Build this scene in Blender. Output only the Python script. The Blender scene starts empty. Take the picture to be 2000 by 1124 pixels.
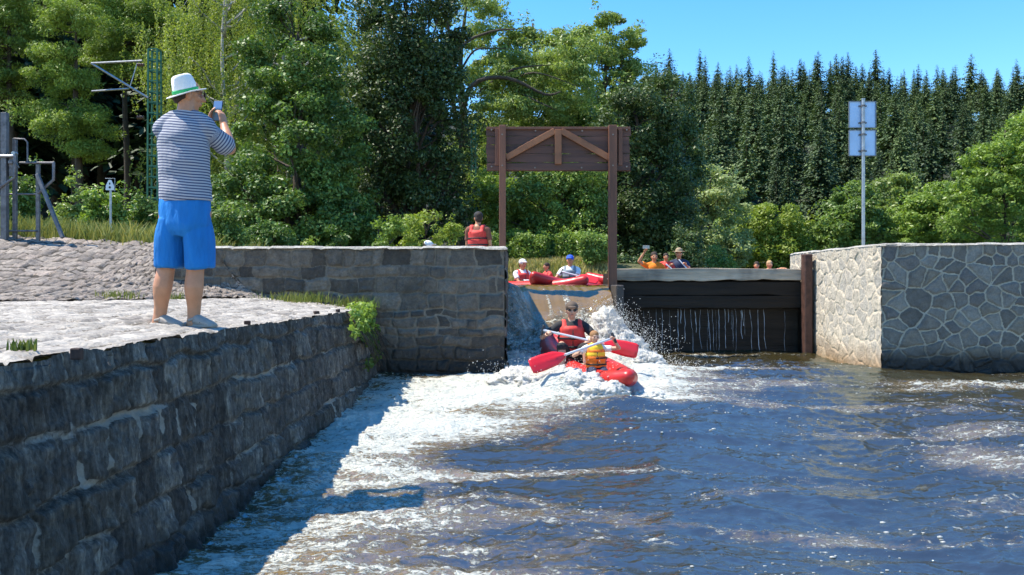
import bpy, math, random
import numpy as np
from mathutils import Vector, Matrix
R = math.radians
sc = bpy.context.scene
COL = sc.collection
rng = np.random.default_rng(7)
random.seed(7)

# ------------------------------------------------------------------ camera, sky, sun, exposure
F = 1650.0            # focal length in pixels of the 2000 px wide photograph
EYE = 1.25            # eye height above the lower river
HOR = 551.0           # row of the horizon
cam_d = bpy.data.cameras.new('camera'); cam = bpy.data.objects.new('camera', cam_d); COL.objects.link(cam)
cam.location = (0, 0, EYE); cam.rotation_euler = (R(90), 0, 0)
cam_d.sensor_width = 36; cam_d.lens = 36*F/2000; cam_d.shift_y = -(562-HOR)/2000
cam_d.clip_start = 0.05; cam_d.clip_end = 3000
sc.camera = cam
SUN_EL, SUN_AZ = R(61), R(-83)       # azimuth from +Y, negative = to the left
world = bpy.data.worlds.new('World'); sc.world = world; world.use_nodes = True
wn = world.node_tree; bg = wn.nodes['Background']; sky = wn.nodes.new('ShaderNodeTexSky')
sky.sky_type = 'NISHITA'; sky.sun_disc = False; sky.sun_elevation = SUN_EL; sky.sun_rotation = SUN_AZ
sky.air_density = 1.0; sky.dust_density = 0.0; sky.ozone_density = 3.0; sky.altitude = 200
hs = wn.nodes.new('ShaderNodeHueSaturation'); hs.inputs['Saturation'].default_value = 1.32; wn.links.new(sky.outputs[0], hs.inputs['Color']); wn.links.new(hs.outputs[0], bg.inputs[0]); bg.inputs[1].default_value = 0.15
sun_d = bpy.data.lights.new('sun', 'SUN'); sun_d.energy = 4.3; sun_d.angle = R(0.5); sun_d.color = (1, .93, .80)
sun = bpy.data.objects.new('sun', sun_d); COL.objects.link(sun)
SUNV = Vector((math.sin(SUN_AZ)*math.cos(SUN_EL), math.cos(SUN_AZ)*math.cos(SUN_EL), math.sin(SUN_EL)))
sun.rotation_euler = SUNV.to_track_quat('Z', 'Y').to_euler(); sun.location = (-20, 10, 30)
sc.view_settings.view_transform = 'Standard'; sc.view_settings.look = 'None'
sc.view_settings.exposure = 1.08; sc.view_settings.gamma = 1
sc.cycles.max_bounces = 6; sc.cycles.diffuse_bounces = 2; sc.cycles.glossy_bounces = 3
sc.cycles.transmission_bounces = 4; sc.cycles.transparent_max_bounces = 6
sc.cycles.use_denoising = True; sc.cycles.sample_clamp_indirect = 4

def P(px, py, Y):
    """photograph pixel at distance Y -> point in the place (metres)"""
    return np.array([(px-1000)/F*Y, Y, EYE+(HOR-py)/F*Y])

# ------------------------------------------------------------------ noise
def _h(ix, iy, iz, seed):
    n = (ix*374761393 + iy*668265263 + iz*2147483647 + seed*1274126177) & 0xffffffff
    n = ((n ^ (n >> 13))*1274126177) & 0xffffffff
    n = ((n ^ (n >> 16))*2246822519) & 0xffffffff
    return ((n ^ (n >> 15)) & 0xffffff)/float(0xffffff)
def vnoise(x, y, z=0.0, seed=0):
    x, y, z = np.broadcast_arrays(np.asarray(x, float), np.asarray(y, float), np.asarray(z, float))
    ix, iy, iz = (np.floor(a).astype(np.int64) for a in (x, y, z))
    fx, fy, fz = x-ix, y-iy, z-iz
    fx, fy, fz = (a*a*(3-2*a) for a in (fx, fy, fz))
    r = 0
    for dz in (0, 1):
        wz = fz if dz else 1-fz
        if dz and not np.any(fz): continue
        for dy in (0, 1):
            wy = fy if dy else 1-fy
            for dx in (0, 1):
                r = r + _h(ix+dx, iy+dy, iz+dz, seed)*wz*wy*(fx if dx else 1-fx)
    return r*2-1
def fbm(x, y, z=0.0, oct=4, seed=0, gain=.5):
    r = 0; a = 1; t = 0
    for o in range(oct):
        r = r + a*vnoise(x*2**o+o*17.3, y*2**o-o*9.1, np.asarray(z)*2**o, seed+o); t += a; a *= gain
    return r/t
def sstep(x, a=0.0, b=1.0):
    t = np.clip((np.asarray(x, float)-a)/(b-a), 0, 1); return t*t*(3-2*t)

# ------------------------------------------------------------------ mesh helpers
def mesh_np(name, v, f, mat=None, smooth=True, attrs=None):
    """v (n,3); f (m,k) int array of equal-sized faces, or list"""
    me = bpy.data.meshes.new(name)
    v = np.asarray(v, np.float32)
    if isinstance(f, np.ndarray) and f.ndim == 2:
        m, k = f.shape
        me.vertices.add(len(v)); me.vertices.foreach_set('co', v.ravel())
        me.loops.add(m*k); me.loops.foreach_set('vertex_index', f.astype(np.int32).ravel())
        me.polygons.add(m)
        me.polygons.foreach_set('loop_start', np.arange(0, m*k, k, dtype=np.int32))
        me.polygons.foreach_set('loop_total', np.full(m, k, np.int32))
        me.update(calc_edges=True)
    else:
        me.from_pydata([tuple(map(float, a)) for a in v], [], [tuple(int(i) for i in a) for a in f])
    me.polygons.foreach_set('use_smooth', np.full(len(me.polygons), smooth))
    for k, a in (attrs or {}).items():
        at = me.attributes.new(k, 'FLOAT', 'POINT'); at.data.foreach_set('value', np.asarray(a, np.float32).ravel())
    if mat: me.materials.append(mat)
    return me
def grid_faces(nu, nv, flip=False):
    i = np.arange(nu-1)[:, None]*nv + np.arange(nv-1)[None, :]
    f = np.stack([i, i+nv, i+nv+1, i+1], -1).reshape(-1, 4)
    return f[:, ::-1].copy() if flip else f
def ob(name, me, parent=None, loc=(0, 0, 0)):
    o = bpy.data.objects.new(name, me); COL.objects.link(o); o.location = loc
    if parent: o.parent = parent
    return o
def tag(o, label=None, cat=None, group=None, kind=None):
    if label: o['label'] = label
    if cat: o['category'] = cat
    if group: o['group'] = group
    if kind: o['kind'] = kind
    return o
def thing(name, base, label, cat, group=None, rz=0):
    o = ob(name, None, None, tuple(map(float, base))); o.rotation_euler.z = rz
    return tag(o, label, cat, group)

class MB:
    """collects shapes; build() makes ONE mesh object"""
    def __init__(s): s.v = []; s.f = []
    def add(s, v, f):
        n = len(s.v); s.v += [tuple(map(float, a)) for a in v]; s.f += [tuple(int(i)+n for i in a) for a in f]; return s
    def box(s, c, size, rot=None):
        c = Vector(c); hx, hy, hz = size[0]/2, size[1]/2, size[2]/2
        M = rot if rot is not None else Matrix.Identity(3)
        vs = [c+M@Vector((x*hx, y*hy, z*hz)) for x in (-1, 1) for y in (-1, 1) for z in (-1, 1)]
        return s.add(vs, [(0, 1, 3, 2), (4, 6, 7, 5), (0, 4, 5, 1), (2, 3, 7, 6), (0, 2, 6, 4), (1, 5, 7, 3)])
    def beam(s, a, b, w, d, up=(0, 1, 0)):
        """box from a to b, w across, d along 'up'"""
        a = Vector(a); b = Vector(b); z = (b-a).normalized(); y = Vector(up); y = (y-z*y.dot(z)).normalized(); x = y.cross(z)
        M = Matrix((x, y, z)).transposed()
        return s.box((a+b)/2, (w, d, (b-a).length), M)
    def cyl(s, a, b, r0, r1=None, n=10):
        r1 = r0 if r1 is None else r1
        a = Vector(a); b = Vector(b); z = (b-a).normalized(); x = z.orthogonal().normalized(); y = z.cross(x)
        vs = []
        for p, r in ((a, r0), (b, r1)):
            for k in range(n):
                t = 2*math.pi*k/n; vs.append(p+(x*math.cos(t)+y*math.sin(t))*r)
        fs = [(k, (k+1) % n, n+(k+1) % n, n+k) for k in range(n)]+[tuple(range(n))[::-1], tuple(range(n, 2*n))]
        return s.add(vs, fs)
    def tube(s, pts, rad, n=12, sub=3, ref=None, caps=True):
        """swept tube. rad entries: r or (r_side, r_other); ref = side direction for the first radius"""
        pts = [np.array(p, float) for p in pts]
        rad = [(r, r) if np.isscalar(r) else tuple(r) for r in rad]
        Q = []; RR = []
        m = len(pts)
        for i in range(m-1):
            p0 = pts[max(i-1, 0)]; p1 = pts[i]; p2 = pts[i+1]; p3 = pts[min(i+2, m-1)]
            for k in range(sub):
                t = k/sub
                Q.append(.5*((2*p1)+(-p0+p2)*t+(2*p0-5*p1+4*p2-p3)*t*t+(-p0+3*p1-3*p2+p3)*t**3))
                tt = t*t*(3-2*t); RR.append([rad[i][j]*(1-tt)+rad[i+1][j]*tt for j in (0, 1)])
        Q.append(pts[-1]); RR.append(list(rad[-1]))
        if caps:
            d0 = Q[0]-Q[1]; d0 /= np.linalg.norm(d0)+1e-9; d1 = Q[-1]-Q[-2]; d1 /= np.linalg.norm(d1)+1e-9
            a = []; 
            for t in (.97, .75, .4): a.append((Q[0]+d0*min(RR[0])*t, [q*math.sqrt(1-t*t) for q in RR[0]]))
            b = []
            for t in (.4, .75, .97): b.append((Q[-1]+d1*min(RR[-1])*t, [q*math.sqrt(1-t*t) for q in RR[-1]]))
            Q = [q for q, _ in a]+Q+[q for q, _ in b]; RR = [r for _, r in a]+RR+[r for _, r in b]
        ref0 = np.array(ref if ref is not None else (1, 0, 0), float)
        vs = []; L = len(Q)
        prev = None
        for i in range(L):
            T = Q[min(i+1, L-1)]-Q[max(i-1, 0)]; T /= np.linalg.norm(T)+1e-9
            rr = ref0 if (ref is not None or prev is None) else prev
            x = rr-T*np.dot(rr, T)
            if np.linalg.norm(x) < .15:
                x = (prev if prev is not None else np.array((0, 1, 0.))); x = x-T*np.dot(x, T)
                if np.linalg.norm(x) < .05: x = np.array((0, 0, 1.))-T*T[2]
            x /= np.linalg.norm(x); y = np.cross(T, x); prev = x
            for k in range(n):
                t = 2*math.pi*k/n; vs.append(Q[i]+x*RR[i][0]*math.cos(t)+y*RR[i][1]*math.sin(t))
        fs = []
        for i in range(L-1):
            for k in range(n):
                fs.append((i*n+k, i*n+(k+1) % n, (i+1)*n+(k+1) % n, (i+1)*n+k))
        fs += [tuple(range(n))[::-1], tuple(range((L-1)*n, L*n))]
        return s.add(vs, fs)
    def ell(s, c, r, M=None, n=16, m=10):
        c = np.array(c, float); M = np.eye(3) if M is None else np.array(M)
        vs = [c+M@np.array((0, 0, r[2]))]
        for i in range(1, m):
            a = math.pi*i/m
            for k in range(n):
                t = 2*math.pi*k/n
                vs.append(c+M@np.array((r[0]*math.sin(a)*math.cos(t), r[1]*math.sin(a)*math.sin(t), r[2]*math.cos(a))))
        vs.append(c-M@np.array((0, 0, r[2])))
        fs = [(0, 1+k, 1+(k+1) % n) for k in range(n)]
        for i in range(m-2):
            for k in range(n):
                a = 1+i*n+k; b = 1+i*n+(k+1) % n; fs.append((a, a+n, b+n, b))
        q = 1+(m-2)*n; e = len(vs)-1
        fs += [(e, q+(k+1) % n, q+k) for k in range(n)]
        return s.add(vs, fs)
    def build(s, name, mat, parent=None, base=(0, 0, 0), smooth=False, bevel=0, loc=(0, 0, 0)):
        v = np.array(s.v)-np.array(base, float)
        me = mesh_np(name, v, s.f, mat, smooth)
        o = ob(name, me, parent, loc)
        if bevel:
            b = o.modifiers.new('bevel', 'BEVEL'); b.width = bevel; b.segments = 2; b.limit_method = 'ANGLE'
        return o

def fuse(mb, voxel, smooth=4, fac=.5):
    """union of overlapping closed shapes as one continuous skin -> (verts, faces)"""
    me = bpy.data.meshes.new('tmp'); me.from_pydata(mb.v, [], mb.f)
    o = ob('tmp', me)
    m = o.modifiers.new('r', 'REMESH'); m.mode = 'VOXEL'; m.voxel_size = voxel
    if smooth:
        q = o.modifiers.new('s', 'SMOOTH'); q.iterations = smooth; q.factor = fac
    dg = bpy.context.evaluated_depsgraph_get()
    e = o.evaluated_get(dg); me2 = bpy.data.meshes.new_from_object(e)
    v = np.empty(len(me2.vertices)*3, np.float32); me2.vertices.foreach_get('co', v)
    nn = np.empty(len(me2.vertices)*3, np.float32); me2.vertices.foreach_get('normal', nn)
    f = [tuple(p.vertices) for p in me2.polygons]
    bpy.data.objects.remove(o); bpy.data.meshes.remove(me); bpy.data.meshes.remove(me2)
    return v.reshape(-1, 3), nn.reshape(-1, 3), f

# ------------------------------------------------------------------ materials
def nodes(name):
    m = bpy.data.materials.new(name); m.use_nodes = True
    nt = m.node_tree; return m, nt, nt.nodes['Principled BSDF'], nt.nodes['Material Output']
def N(nt, t, **kw):
    n = nt.nodes.new('ShaderNode'+t)
    for k, v in kw.items():
        if k in n.inputs: n.inputs[k].default_value = v
        else: setattr(n, k, v)
    return n
def ramp(nt, fac, stops):
    r = nt.nodes.new('ShaderNodeValToRGB'); e = r.color_ramp.elements
    while len(e) < len(stops): e.new(.5)
    for i, (p, c) in enumerate(stops):
        e[i].position = p; e[i].color = tuple(c)+(1,) if len(c) == 3 else c
    nt.links.new(fac, r.inputs[0]); return r.outputs[0]
def mixc(nt, fac, a, b, blend='MIX'):
    m = nt.nodes.new('ShaderNodeMix'); m.data_type = 'RGBA'; m.blend_type = blend
    for s, v in ((0, fac), (6, a), (7, b)):
        if hasattr(v, 'is_linked') or isinstance(v, bpy.types.NodeSocket): nt.links.new(v, m.inputs[s])
        elif s == 0: m.inputs[0].default_value = v
        else: m.inputs[s].default_value = tuple(v)+(1,)
    return m.outputs[2]
def math_(nt, op, a, b=0.0, clamp=False):
    m = nt.nodes.new('ShaderNodeMath'); m.operation = op; m.use_clamp = clamp
    for i, v in enumerate((a, b)):
        if isinstance(v, bpy.types.NodeSocket): nt.links.new(v, m.inputs[i])
        else: m.inputs[i].default_value = v
    return m.outputs[0]
def noise(nt, scale, detail=4, rough=.55, vec=None, dist=0, coord='Object', stretch=None):
    n = nt.nodes.new('ShaderNodeTexNoise'); n.inputs['Scale'].default_value = scale; n.inputs['Detail'].default_value = detail
    n.inputs['Roughness'].default_value = rough; n.inputs['Distortion'].default_value = dist
    if vec is None:
        tc = nt.nodes.new('ShaderNodeTexCoord'); vec = tc.outputs[coord]
    if stretch:
        mp = nt.nodes.new('ShaderNodeMapping'); mp.inputs['Scale'].default_value = stretch; nt.links.new(vec, mp.inputs[0]); vec = mp.outputs[0]
    nt.links.new(vec, n.inputs['Vector']); return n.outputs['Fac']
def attr(nt, name):
    a = nt.nodes.new('ShaderNodeAttribute'); a.attribute_name = name; return a.outputs['Fac']
def bump(nt, h, strength, dist, normal=None):
    b = nt.nodes.new('ShaderNodeBump'); b.inputs['Strength'].default_value = strength; b.inputs['Distance'].default_value = dist
    nt.links.new(h, b.inputs['Height'])
    if normal is not None: nt.links.new(normal, b.inputs['Normal'])
    return b.outputs[0]
_mc = {}
def simple(name, c, rough=.6, metal=0, var=.25, scale=12, bmp=.15, bd=.01, stretch=None, spec=.5, dirt=None):
    """plain material with mottled colour and a fine uneven surface"""
    if name in _mc: return _mc[name]
    m, nt, b, o = nodes(name)
    n = noise(nt, scale, 5, .6, stretch=stretch)
    lo = [x*(1-var) for x in c]; hi = [min(1, x*(1+var)) for x in c]
    col = ramp(nt, n, [(.3, lo), (.7, hi)])
    if dirt:
        n2 = noise(nt, scale*.23, 4, .6)
        col = mixc(nt, ramp(nt, n2, [(.5, (0, 0, 0)), (.7, (1, 1, 1))]), col, dirt)
    nt.links.new(col, b.inputs['Base Color'])
    b.inputs['Roughness'].default_value = rough; b.inputs['Metallic'].default_value = metal
    b.inputs['Specular IOR Level'].default_value = spec
    if bmp:
        n3 = noise(nt, scale*4, 4, .6, stretch=stretch); nt.links.new(bump(nt, n3, bmp, bd), b.inputs['Normal'])
    _mc[name] = m; return m

def stone_mat(name, stones, mortar, rough=.85, wet=None, tool=None, fine=1.0, moss=None, contrast=.5, streak=0):
    m, nt, b, o = nodes(name)
    tone = attr(nt, 'tone'); mo = attr(nt, 'mortar')
    base = ramp(nt, tone, [(i/(len(stones)-1), c) for i, c in enumerate(stones)])
    n1 = noise(nt, 9, 8, .65); n2 = noise(nt, 45, 6, .7)
    col = mixc(nt, contrast, base, ramp(nt, n1, [(.3, (.45, .45, .47)), (.55, (1, 1, 1)), (.75, (1.5, 1.45, 1.35))]), 'MULTIPLY')
    col = mixc(nt, .5*fine, col, ramp(nt, n2, [(.3, (.4, .4, .4)), (.6, (1.25, 1.25, 1.25))]), 'MULTIPLY')
    if streak:
        n5 = noise(nt, 22, 6, .7, stretch=(1, 1, .10)); n6 = noise(nt, 60, 4, .7, stretch=(1, 1, .18))
        col = mixc(nt, streak, col, ramp(nt, n5, [(.32, (.25, .25, .27)), (.5, (.8, .8, .8)), (.66, (1.9, 1.85, 1.75))]), 'MULTIPLY')
        col = mixc(nt, streak*.8, col, ramp(nt, n6, [(.35, (.35, .35, .35)), (.62, (1.5, 1.5, 1.5))]), 'MULTIPLY')
    mm = ramp_in = math_(nt, 'ADD', mo, math_(nt, 'MULTIPLY', math_(nt, 'SUBTRACT', noise(nt, 30, 5, .6), .5), .7))
    mm = ramp(nt, mm, [(.42, (0, 0, 0)), (.62, (1, 1, 1))])
    mcol = mixc(nt, .5, mortar, ramp(nt, noise(nt, 22, 6, .7), [(.3, (.5, .5, .5)), (.7, (1.3, 1.3, 1.3))]), 'MULTIPLY')
    col = mixc(nt, mm, col, mcol)
    if moss is not None:
        zz = nt.nodes.new('ShaderNodeTexCoord')
        mk = ramp(nt, noise(nt, 3, 6, .7), [(.55, (0, 0, 0)), (.72, (1, 1, 1))])
        col = mixc(nt, math_(nt, 'MULTIPLY', mk, .6), col, moss)
    if wet is not None:                       # algae-dark tide band near the waterline (a stain that stays)
        geo = nt.nodes.new('ShaderNodeNewGeometry'); sx = nt.nodes.new('ShaderNodeSeparateXYZ'); nt.links.new(geo.outputs['Position'], sx.inputs[0])
        h = math_(nt, 'ADD', sx.outputs[2], math_(nt, 'MULTIPLY', math_(nt, 'SUBTRACT', noise(nt, 2.2, 5, .6), .5), .35))
        w = nt.nodes.new('ShaderNodeMapRange'); w.inputs['From Min'].default_value = wet[0]; w.inputs['From Max'].default_value = wet[1]
        w.inputs['To Min'].default_value = 1; w.inputs['To Max'].default_value = 0
        nt.links.new(h, w.inputs[0]); wf = w.outputs[0]
        col = mixc(nt, wf, col, wet[2])
        rr = nt.nodes.new('ShaderNodeMapRange'); rr.inputs['To Min'].default_value = rough; rr.inputs['To Max'].default_value = .35
        nt.links.new(wf, rr.inputs[0]); nt.links.new(rr.outputs[0], b.inputs['Roughness'])
    else: b.inputs['Roughness'].default_value = rough
    nt.links.new(col, b.inputs['Base Color']); b.inputs['Specular IOR Level'].default_value = .3
    h = math_(nt, 'ADD', noise(nt, 38, 8, .7), math_(nt, 'MULTIPLY', noise(nt, 14, 4, .6, stretch=tool or (1, 1, 1)), 1.2))
    nt.links.new(bump(nt, h, .9, .02), b.inputs['Normal'])
    return m

def leaf_mat(name, dark, mid, light, gloss=.5, trans=.3, var=.12):
    m, nt, b, o = nodes(name)
    t = attr(nt, 'tint'); oi = nt.nodes.new('ShaderNodeObjectInfo')
    t2 = math_(nt, 'ADD', t, math_(nt, 'MULTIPLY', math_(nt, 'SUBTRACT', oi.outputs['Random'], .5), var*2))
    col = ramp(nt, t2, [(.05, dark), (.5, mid), (.95, light)])
    nt.links.new(col, b.inputs['Base Color']); b.inputs['Roughness'].default_value = gloss
    b.inputs['Specular IOR Level'].default_value = .35
    tr = nt.nodes.new('ShaderNodeBsdfTranslucent'); ms = nt.nodes.new('ShaderNodeMixShader'); ms.inputs[0].default_value = trans
    c2 = mixc(nt, 1, col, (1.3, 1.35, .6), 'MULTIPLY'); nt.links.new(c2, tr.inputs[0])
    nt.links.new(b.outputs[0], ms.inputs[1]); nt.links.new(tr.outputs[0], ms.inputs[2]); nt.links.new(ms.outputs[0], o.inputs[0])
    return m

bark = simple('bark', (.06, .045, .032), .9, var=.5, scale=8, bmp=.8, bd=.04, stretch=(1, 1, .2))
bark_birch = simple('birch_bark', (.38, .36, .32), .8, var=.6, scale=5, bmp=.4, bd=.02, stretch=(1, 1, 3))

# ================================================================== SETTING: ground, water
POND = 1.19
def bank_edge(X):
    return np.where(X < 3.5, 21.5+0*X, 21.5+(X-3.5)*2.2)
def hillz(X, Y):
    s = X/np.maximum(Y, 1)
    r = np.clip(Y-88, 0, 175)*.285
    left = np.clip(Y-42, 0, 60)*.30*sstep(-s, .10, .2)
    return np.maximum(r, left)+fbm(X*.03, Y*.03, oct=3, seed=3)*np.clip((Y-90)*.03, 0, 3)
def groundz(X, Y):
    X = np.asarray(X, float); Y = np.asarray(Y, float)
    yb = np.minimum(bank_edge(X), 75+0*X)
    sd = np.maximum((-4.4-X)*1.0, (Y-yb)*.7)
    z = .55+1.2*sstep(sd, -.6, 1.4)+.25*sstep(sd, 1, 6)+fbm(X*.5, Y*.5, oct=4, seed=5)*.07*sstep(sd, 0, 2)
    z = z+hillz(X, Y)
    low = -1.2+0*z
    t = sstep(Y, 11.9, 12.9)
    z = low*(1-t)+z*t
    piers = ((X > -4.8) & (Y < 16))
    z = np.where(piers, -1.2, z)
    return z
xs = np.concatenate([np.arange(-420, -60, 12), np.arange(-60, -14, 2), np.arange(-14, 8, .35), np.arange(8, 60, 1.5), np.arange(60, 460, 12)])
ys = np.concatenate([np.arange(-40, 10, 5), np.arange(10, 30, .4), np.arange(30, 90, 1.5), np.arange(90, 300, 5), np.arange(300, 1200, 60)])
gx, gy = np.meshgrid(xs, ys, indexing='ij'); gz_ = groundz(gx, gy)
m, nt, b, o = nodes('ground_earth')
c = ramp(nt, noise(nt, 1.2, 6, .65), [(.3, (.035, .04, .012)), (.5, (.09, .09, .025)), (.7, (.20, .16, .07))])
gp = nt.nodes.new('ShaderNodeNewGeometry'); gs = nt.nodes.new('ShaderNodeSeparateXYZ'); nt.links.new(gp.outputs['Position'], gs.inputs[0])
fl = nt.nodes.new('ShaderNodeMapRange'); fl.inputs['From Min'].default_value = 34; fl.inputs['From Max'].default_value = 42; nt.links.new(gs.outputs[1], fl.inputs[0])
c = mixc(nt, fl.outputs[0], c, (.018, .022, .010))     # needle litter under the woods
nt.links.new(c, b.inputs['Base Color']); b.inputs['Roughness'].default_value = .95
nt.links.new(bump(nt, noise(nt, 6, 6, .7), .8, .1), b.inputs['Normal'])
tag(ob('ground', mesh_np('ground', np.stack([gx, gy, gz_], -1).reshape(-1, 3), grid_faces(*gx.shape), m)), kind='structure')

def water_mat(name, deep, foamc=(.72, .66, .54), ripple=1.0, rough=.06, amber=None, ior=2.9):
    m, nt, b, o = nodes(name)
    fo = attr(nt, 'foam')
    tc = nt.nodes.new('ShaderNodeTexCoord').outputs['Object']
    n1 = noise(nt, 2.6, 9, .70, tc, dist=.9, stretch=(1, 2.7, 1))
    n2 = noise(nt, 17, 5, .68, tc, dist=.8, stretch=(1, 2.2, 1))
    v = nt.nodes.new('ShaderNodeTexVoronoi'); v.feature = 'DISTANCE_TO_EDGE'; v.inputs['Scale'].default_value = 7
    mp = nt.nodes.new('ShaderNodeMapping'); mp.inputs['Scale'].default_value = (1, 1.6, 1)
    dn = nt.nodes.new('ShaderNodeTexNoise'); dn.inputs['Scale'].default_value = 4; dn.inputs['Detail'].default_value = 5; nt.links.new(tc, dn.inputs['Vector'])
    vm = nt.nodes.new('ShaderNodeVectorMath'); vm.operation = 'MULTIPLY_ADD'; nt.links.new(dn.outputs['Color'], vm.inputs[0]); vm.inputs[1].default_value = (.6, .6, .6); nt.links.new(tc, vm.inputs[2])
    nt.links.new(vm.outputs[0], mp.inputs[0]); nt.links.new(mp.outputs[0], v.inputs['Vector'])
    lace = math_(nt, 'SUBTRACT', .5, math_(nt, 'MULTIPLY', v.outputs['Distance'], 3.2), True)
    s = math_(nt, 'ADD', math_(nt, 'MULTIPLY', math_(nt, 'SUBTRACT', n1, .5), 2.3), math_(nt, 'MULTIPLY', math_(nt, 'SUBTRACT', n2, .5), 2.4))
    s = math_(nt, 'ADD', s, math_(nt, 'MULTIPLY', lace, .45))
    f = math_(nt, 'ADD', fo, s)
    fm = ramp(nt, f, [(.56, (0, 0, 0)), (.86, (1, 1, 1))])
    fmask = math_(nt, 'MULTIPLY', fm, ramp(nt, fo, [(.01, (0, 0, 0)), (.09, (1, 1, 1))]))
    dcol = deep
    # churned water holding air is pale amber where foam is dense
    air = ramp(nt, math_(nt, 'ADD', fo, math_(nt, 'MULTIPLY', s, .3)), [(.25, deep), (.85, amber or (.36, .24, .10))])
    col = mixc(nt, fmask, air, foamc)
    nt.links.new(col, b.inputs['Base Color'])
    rr = math_(nt, 'ADD', math_(nt, 'MULTIPLY', fmask, .5), rough); nt.links.new(rr, b.inputs['Roughness'])
    b.inputs['IOR'].default_value = ior; b.inputs['Specular Tint'].default_value = (.70, .94, 1, 1)
    h1 = noise(nt, 9, 4, .6, tc, dist=.6, stretch=(1, 1.6, 1)); h2 = noise(nt, 34, 4, .6, tc, dist=.5, stretch=(1, 1.4, 1))
    nb = bump(nt, h1, .35*ripple, .03); nb = bump(nt, h2, .25*ripple, .010, nb)
    nb = bump(nt, math_(nt, 'MULTIPLY', math_(nt, 'ADD', f, math_(nt, 'MULTIPLY', noise(nt, 60, 4, .7, tc), .5)), fmask), .9, .03, nb)
    nt.links.new(nb, b.inputs['Normal'])
    return m

river_m = water_mat('river_water', (.032, .026, .010))
def W(px, py):          # photo pixel on the lower river surface -> X, Y
    Y = EYE*F/(py-HOR); return (px-1000)/F*Y, Y
def blob(X, Y, cx, cy, rx, ry, a=0.0):
    ca, sa = math.cos(a), math.sin(a); u = (X-cx)*ca+(Y-cy)*sa; v = -(X-cx)*sa+(Y-cy)*ca
    return np.exp(-((u/rx)**2+(v/ry)**2))
def level(Y):           # the river drops a little below the chute
    return np.interp(Y, [-5, 2, 4.75, 6.35, 8, 10, 11.5], [-.52, -.46, -.38, -.32, -.24, -.12, 0])
def quay_base(Y):       # wall foot at the water
    return -2.15+.036*(Y-3.5)+.13+fbm(Y*.7, 3.3, oct=2)*.04
def foam_field(XN, YN):
    k = 1.25/(1.25-level(YN)); Y = YN*k; X = XN*k
    f = 1.25*blob(X, Y, .75, 12.0, 1.5, 1.5)+1.15*blob(X, Y, .45, 10.6, 1.75, .9)
    f += .80*blob(X, Y, -.35, 9.1, 1.3, 1.1, .15)+.66*blob(X, Y, -.95, 7.9, .7, 1.4)
    f += .78*blob(X, Y, .9, 9.5, 1.4, .6)+.60*blob(X, Y, -.95, 6.2, .5, 1.0, -.1)
    f += .46*blob(X, Y, -.85, 4.9, .5, .9)+.36*blob(X, Y, -.55, 3.9, .9, .7)
    f += .52*blob(X, Y, -.1, 6.9, .9, .5, .1)+.42*blob(X, Y, .2, 5.55, .9, .22, .3)
    f += .26*sstep(.95-(XN-quay_base(YN)), 0, .95)*sstep(11.5-YN, 0, 3)*(.75+.35*fbm(X*1.3, Y*.9, oct=3, seed=31))
    f += .75*blob(X, Y, 5.6, 10.0, 1.4, .35)+.5*blob(X, Y, 4.7, 9.4, .7, .3)+.5*blob(X, Y, 3.3, 5.9, .55, .55, .3)+.42*blob(X, Y, 3.9, 7.0, .8, .3)
    f += .62*blob(X, Y, 2.6, 11.6, 1.5, .22)+.45*blob(X, Y, 3.2, 14.3, 1.8, .14)+.42*blob(X, Y, 1.9, 8.6, .9, .4)
    f += .28*sstep(fbm(X*.55, Y*.8, oct=3, seed=41), .12, .5)*sstep(14-Y, 0, 3)
    f -= .55*blob(X, Y, -.9, 10.6, .65, .28)+.5*blob(X, Y, .9, 7.0, .9, .45)+.35*blob(X, Y, .3, 6.1, .6, .25)
    f += .13*fbm(X*1.2, Y*1.5, oct=3, seed=43)+.30*sstep(fbm(X*.7+4, Y*2.2, oct=4, seed=44), .05, .38)*sstep(14-Y, 0, 2)
    f += .9*blob(X, Y, .55, 9.9, .8, .35)
    return np.clip(f, 0, 1.4)
def waves(X, Y, foam=None):
    wx = X+.25*vnoise(X*.8, Y*.8, 2.2, 11); wy = Y+.25*vnoise(X*.8+9, Y*.8, 1.1, 12)
    h = .075*fbm(wx*.6, wy*1.0, oct=2, seed=13)
    h += .034*(1-np.abs(fbm(wx*1.3, wy*2.6, oct=2, seed=14)))**4
    h += .020*(1-np.abs(fbm(wx*3.4, wy*7.0, oct=3, seed=15)))**4*(.6+.8*sstep(fbm(X*.5, Y*.6, oct=2, seed=26), -.3, .3))
    h += .009*(1-np.abs(fbm(wx*8, wy*16, oct=2, seed=16)))**3
    if foam is not None:
        t = sstep(foam, .35, 1.1)
        h += t*(.05*fbm(X*2.2, Y*2.9, oct=4, seed=17)+.022*(1-2*np.abs(fbm(X*4.5, Y*7, oct=4, seed=18, gain=.55))))
        h += .20*blob(X, Y, .75, 12.1, 1.0, .7)+.12*blob(X, Y, .6, 11.0, 1.1, .5)+.26*blob(X, Y, .52, 10.1, .5, .34)*(1+.8*fbm(X*3, Y*3, oct=3, seed=20))+.10*blob(X, Y, 1.25, 9.3, .4, .2)
    return h
xs = np.concatenate([[-2.6], np.arange(-2.2, 9.2, .021), np.arange(9.3, 40, 1.5)])
ys = []; y = 2.4
while y < 15.3: ys.append(y); y += .009+.0023*y*.8
ys = np.concatenate([np.arange(-40, 2.3, .8), ys])
gx, gy = np.meshgrid(xs, ys, indexing='ij'); ff = foam_field(gx, gy)
gz_ = waves(gx, gy, ff)*np.where(gx > 9.3, .3, 1)+level(gy)
tag(ob('river_water', mesh_np('river_water', np.stack([gx, gy, gz_], -1).reshape(-1, 3), grid_faces(*gx.shape), river_m, True, {'foam': ff})), kind='structure')
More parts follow.
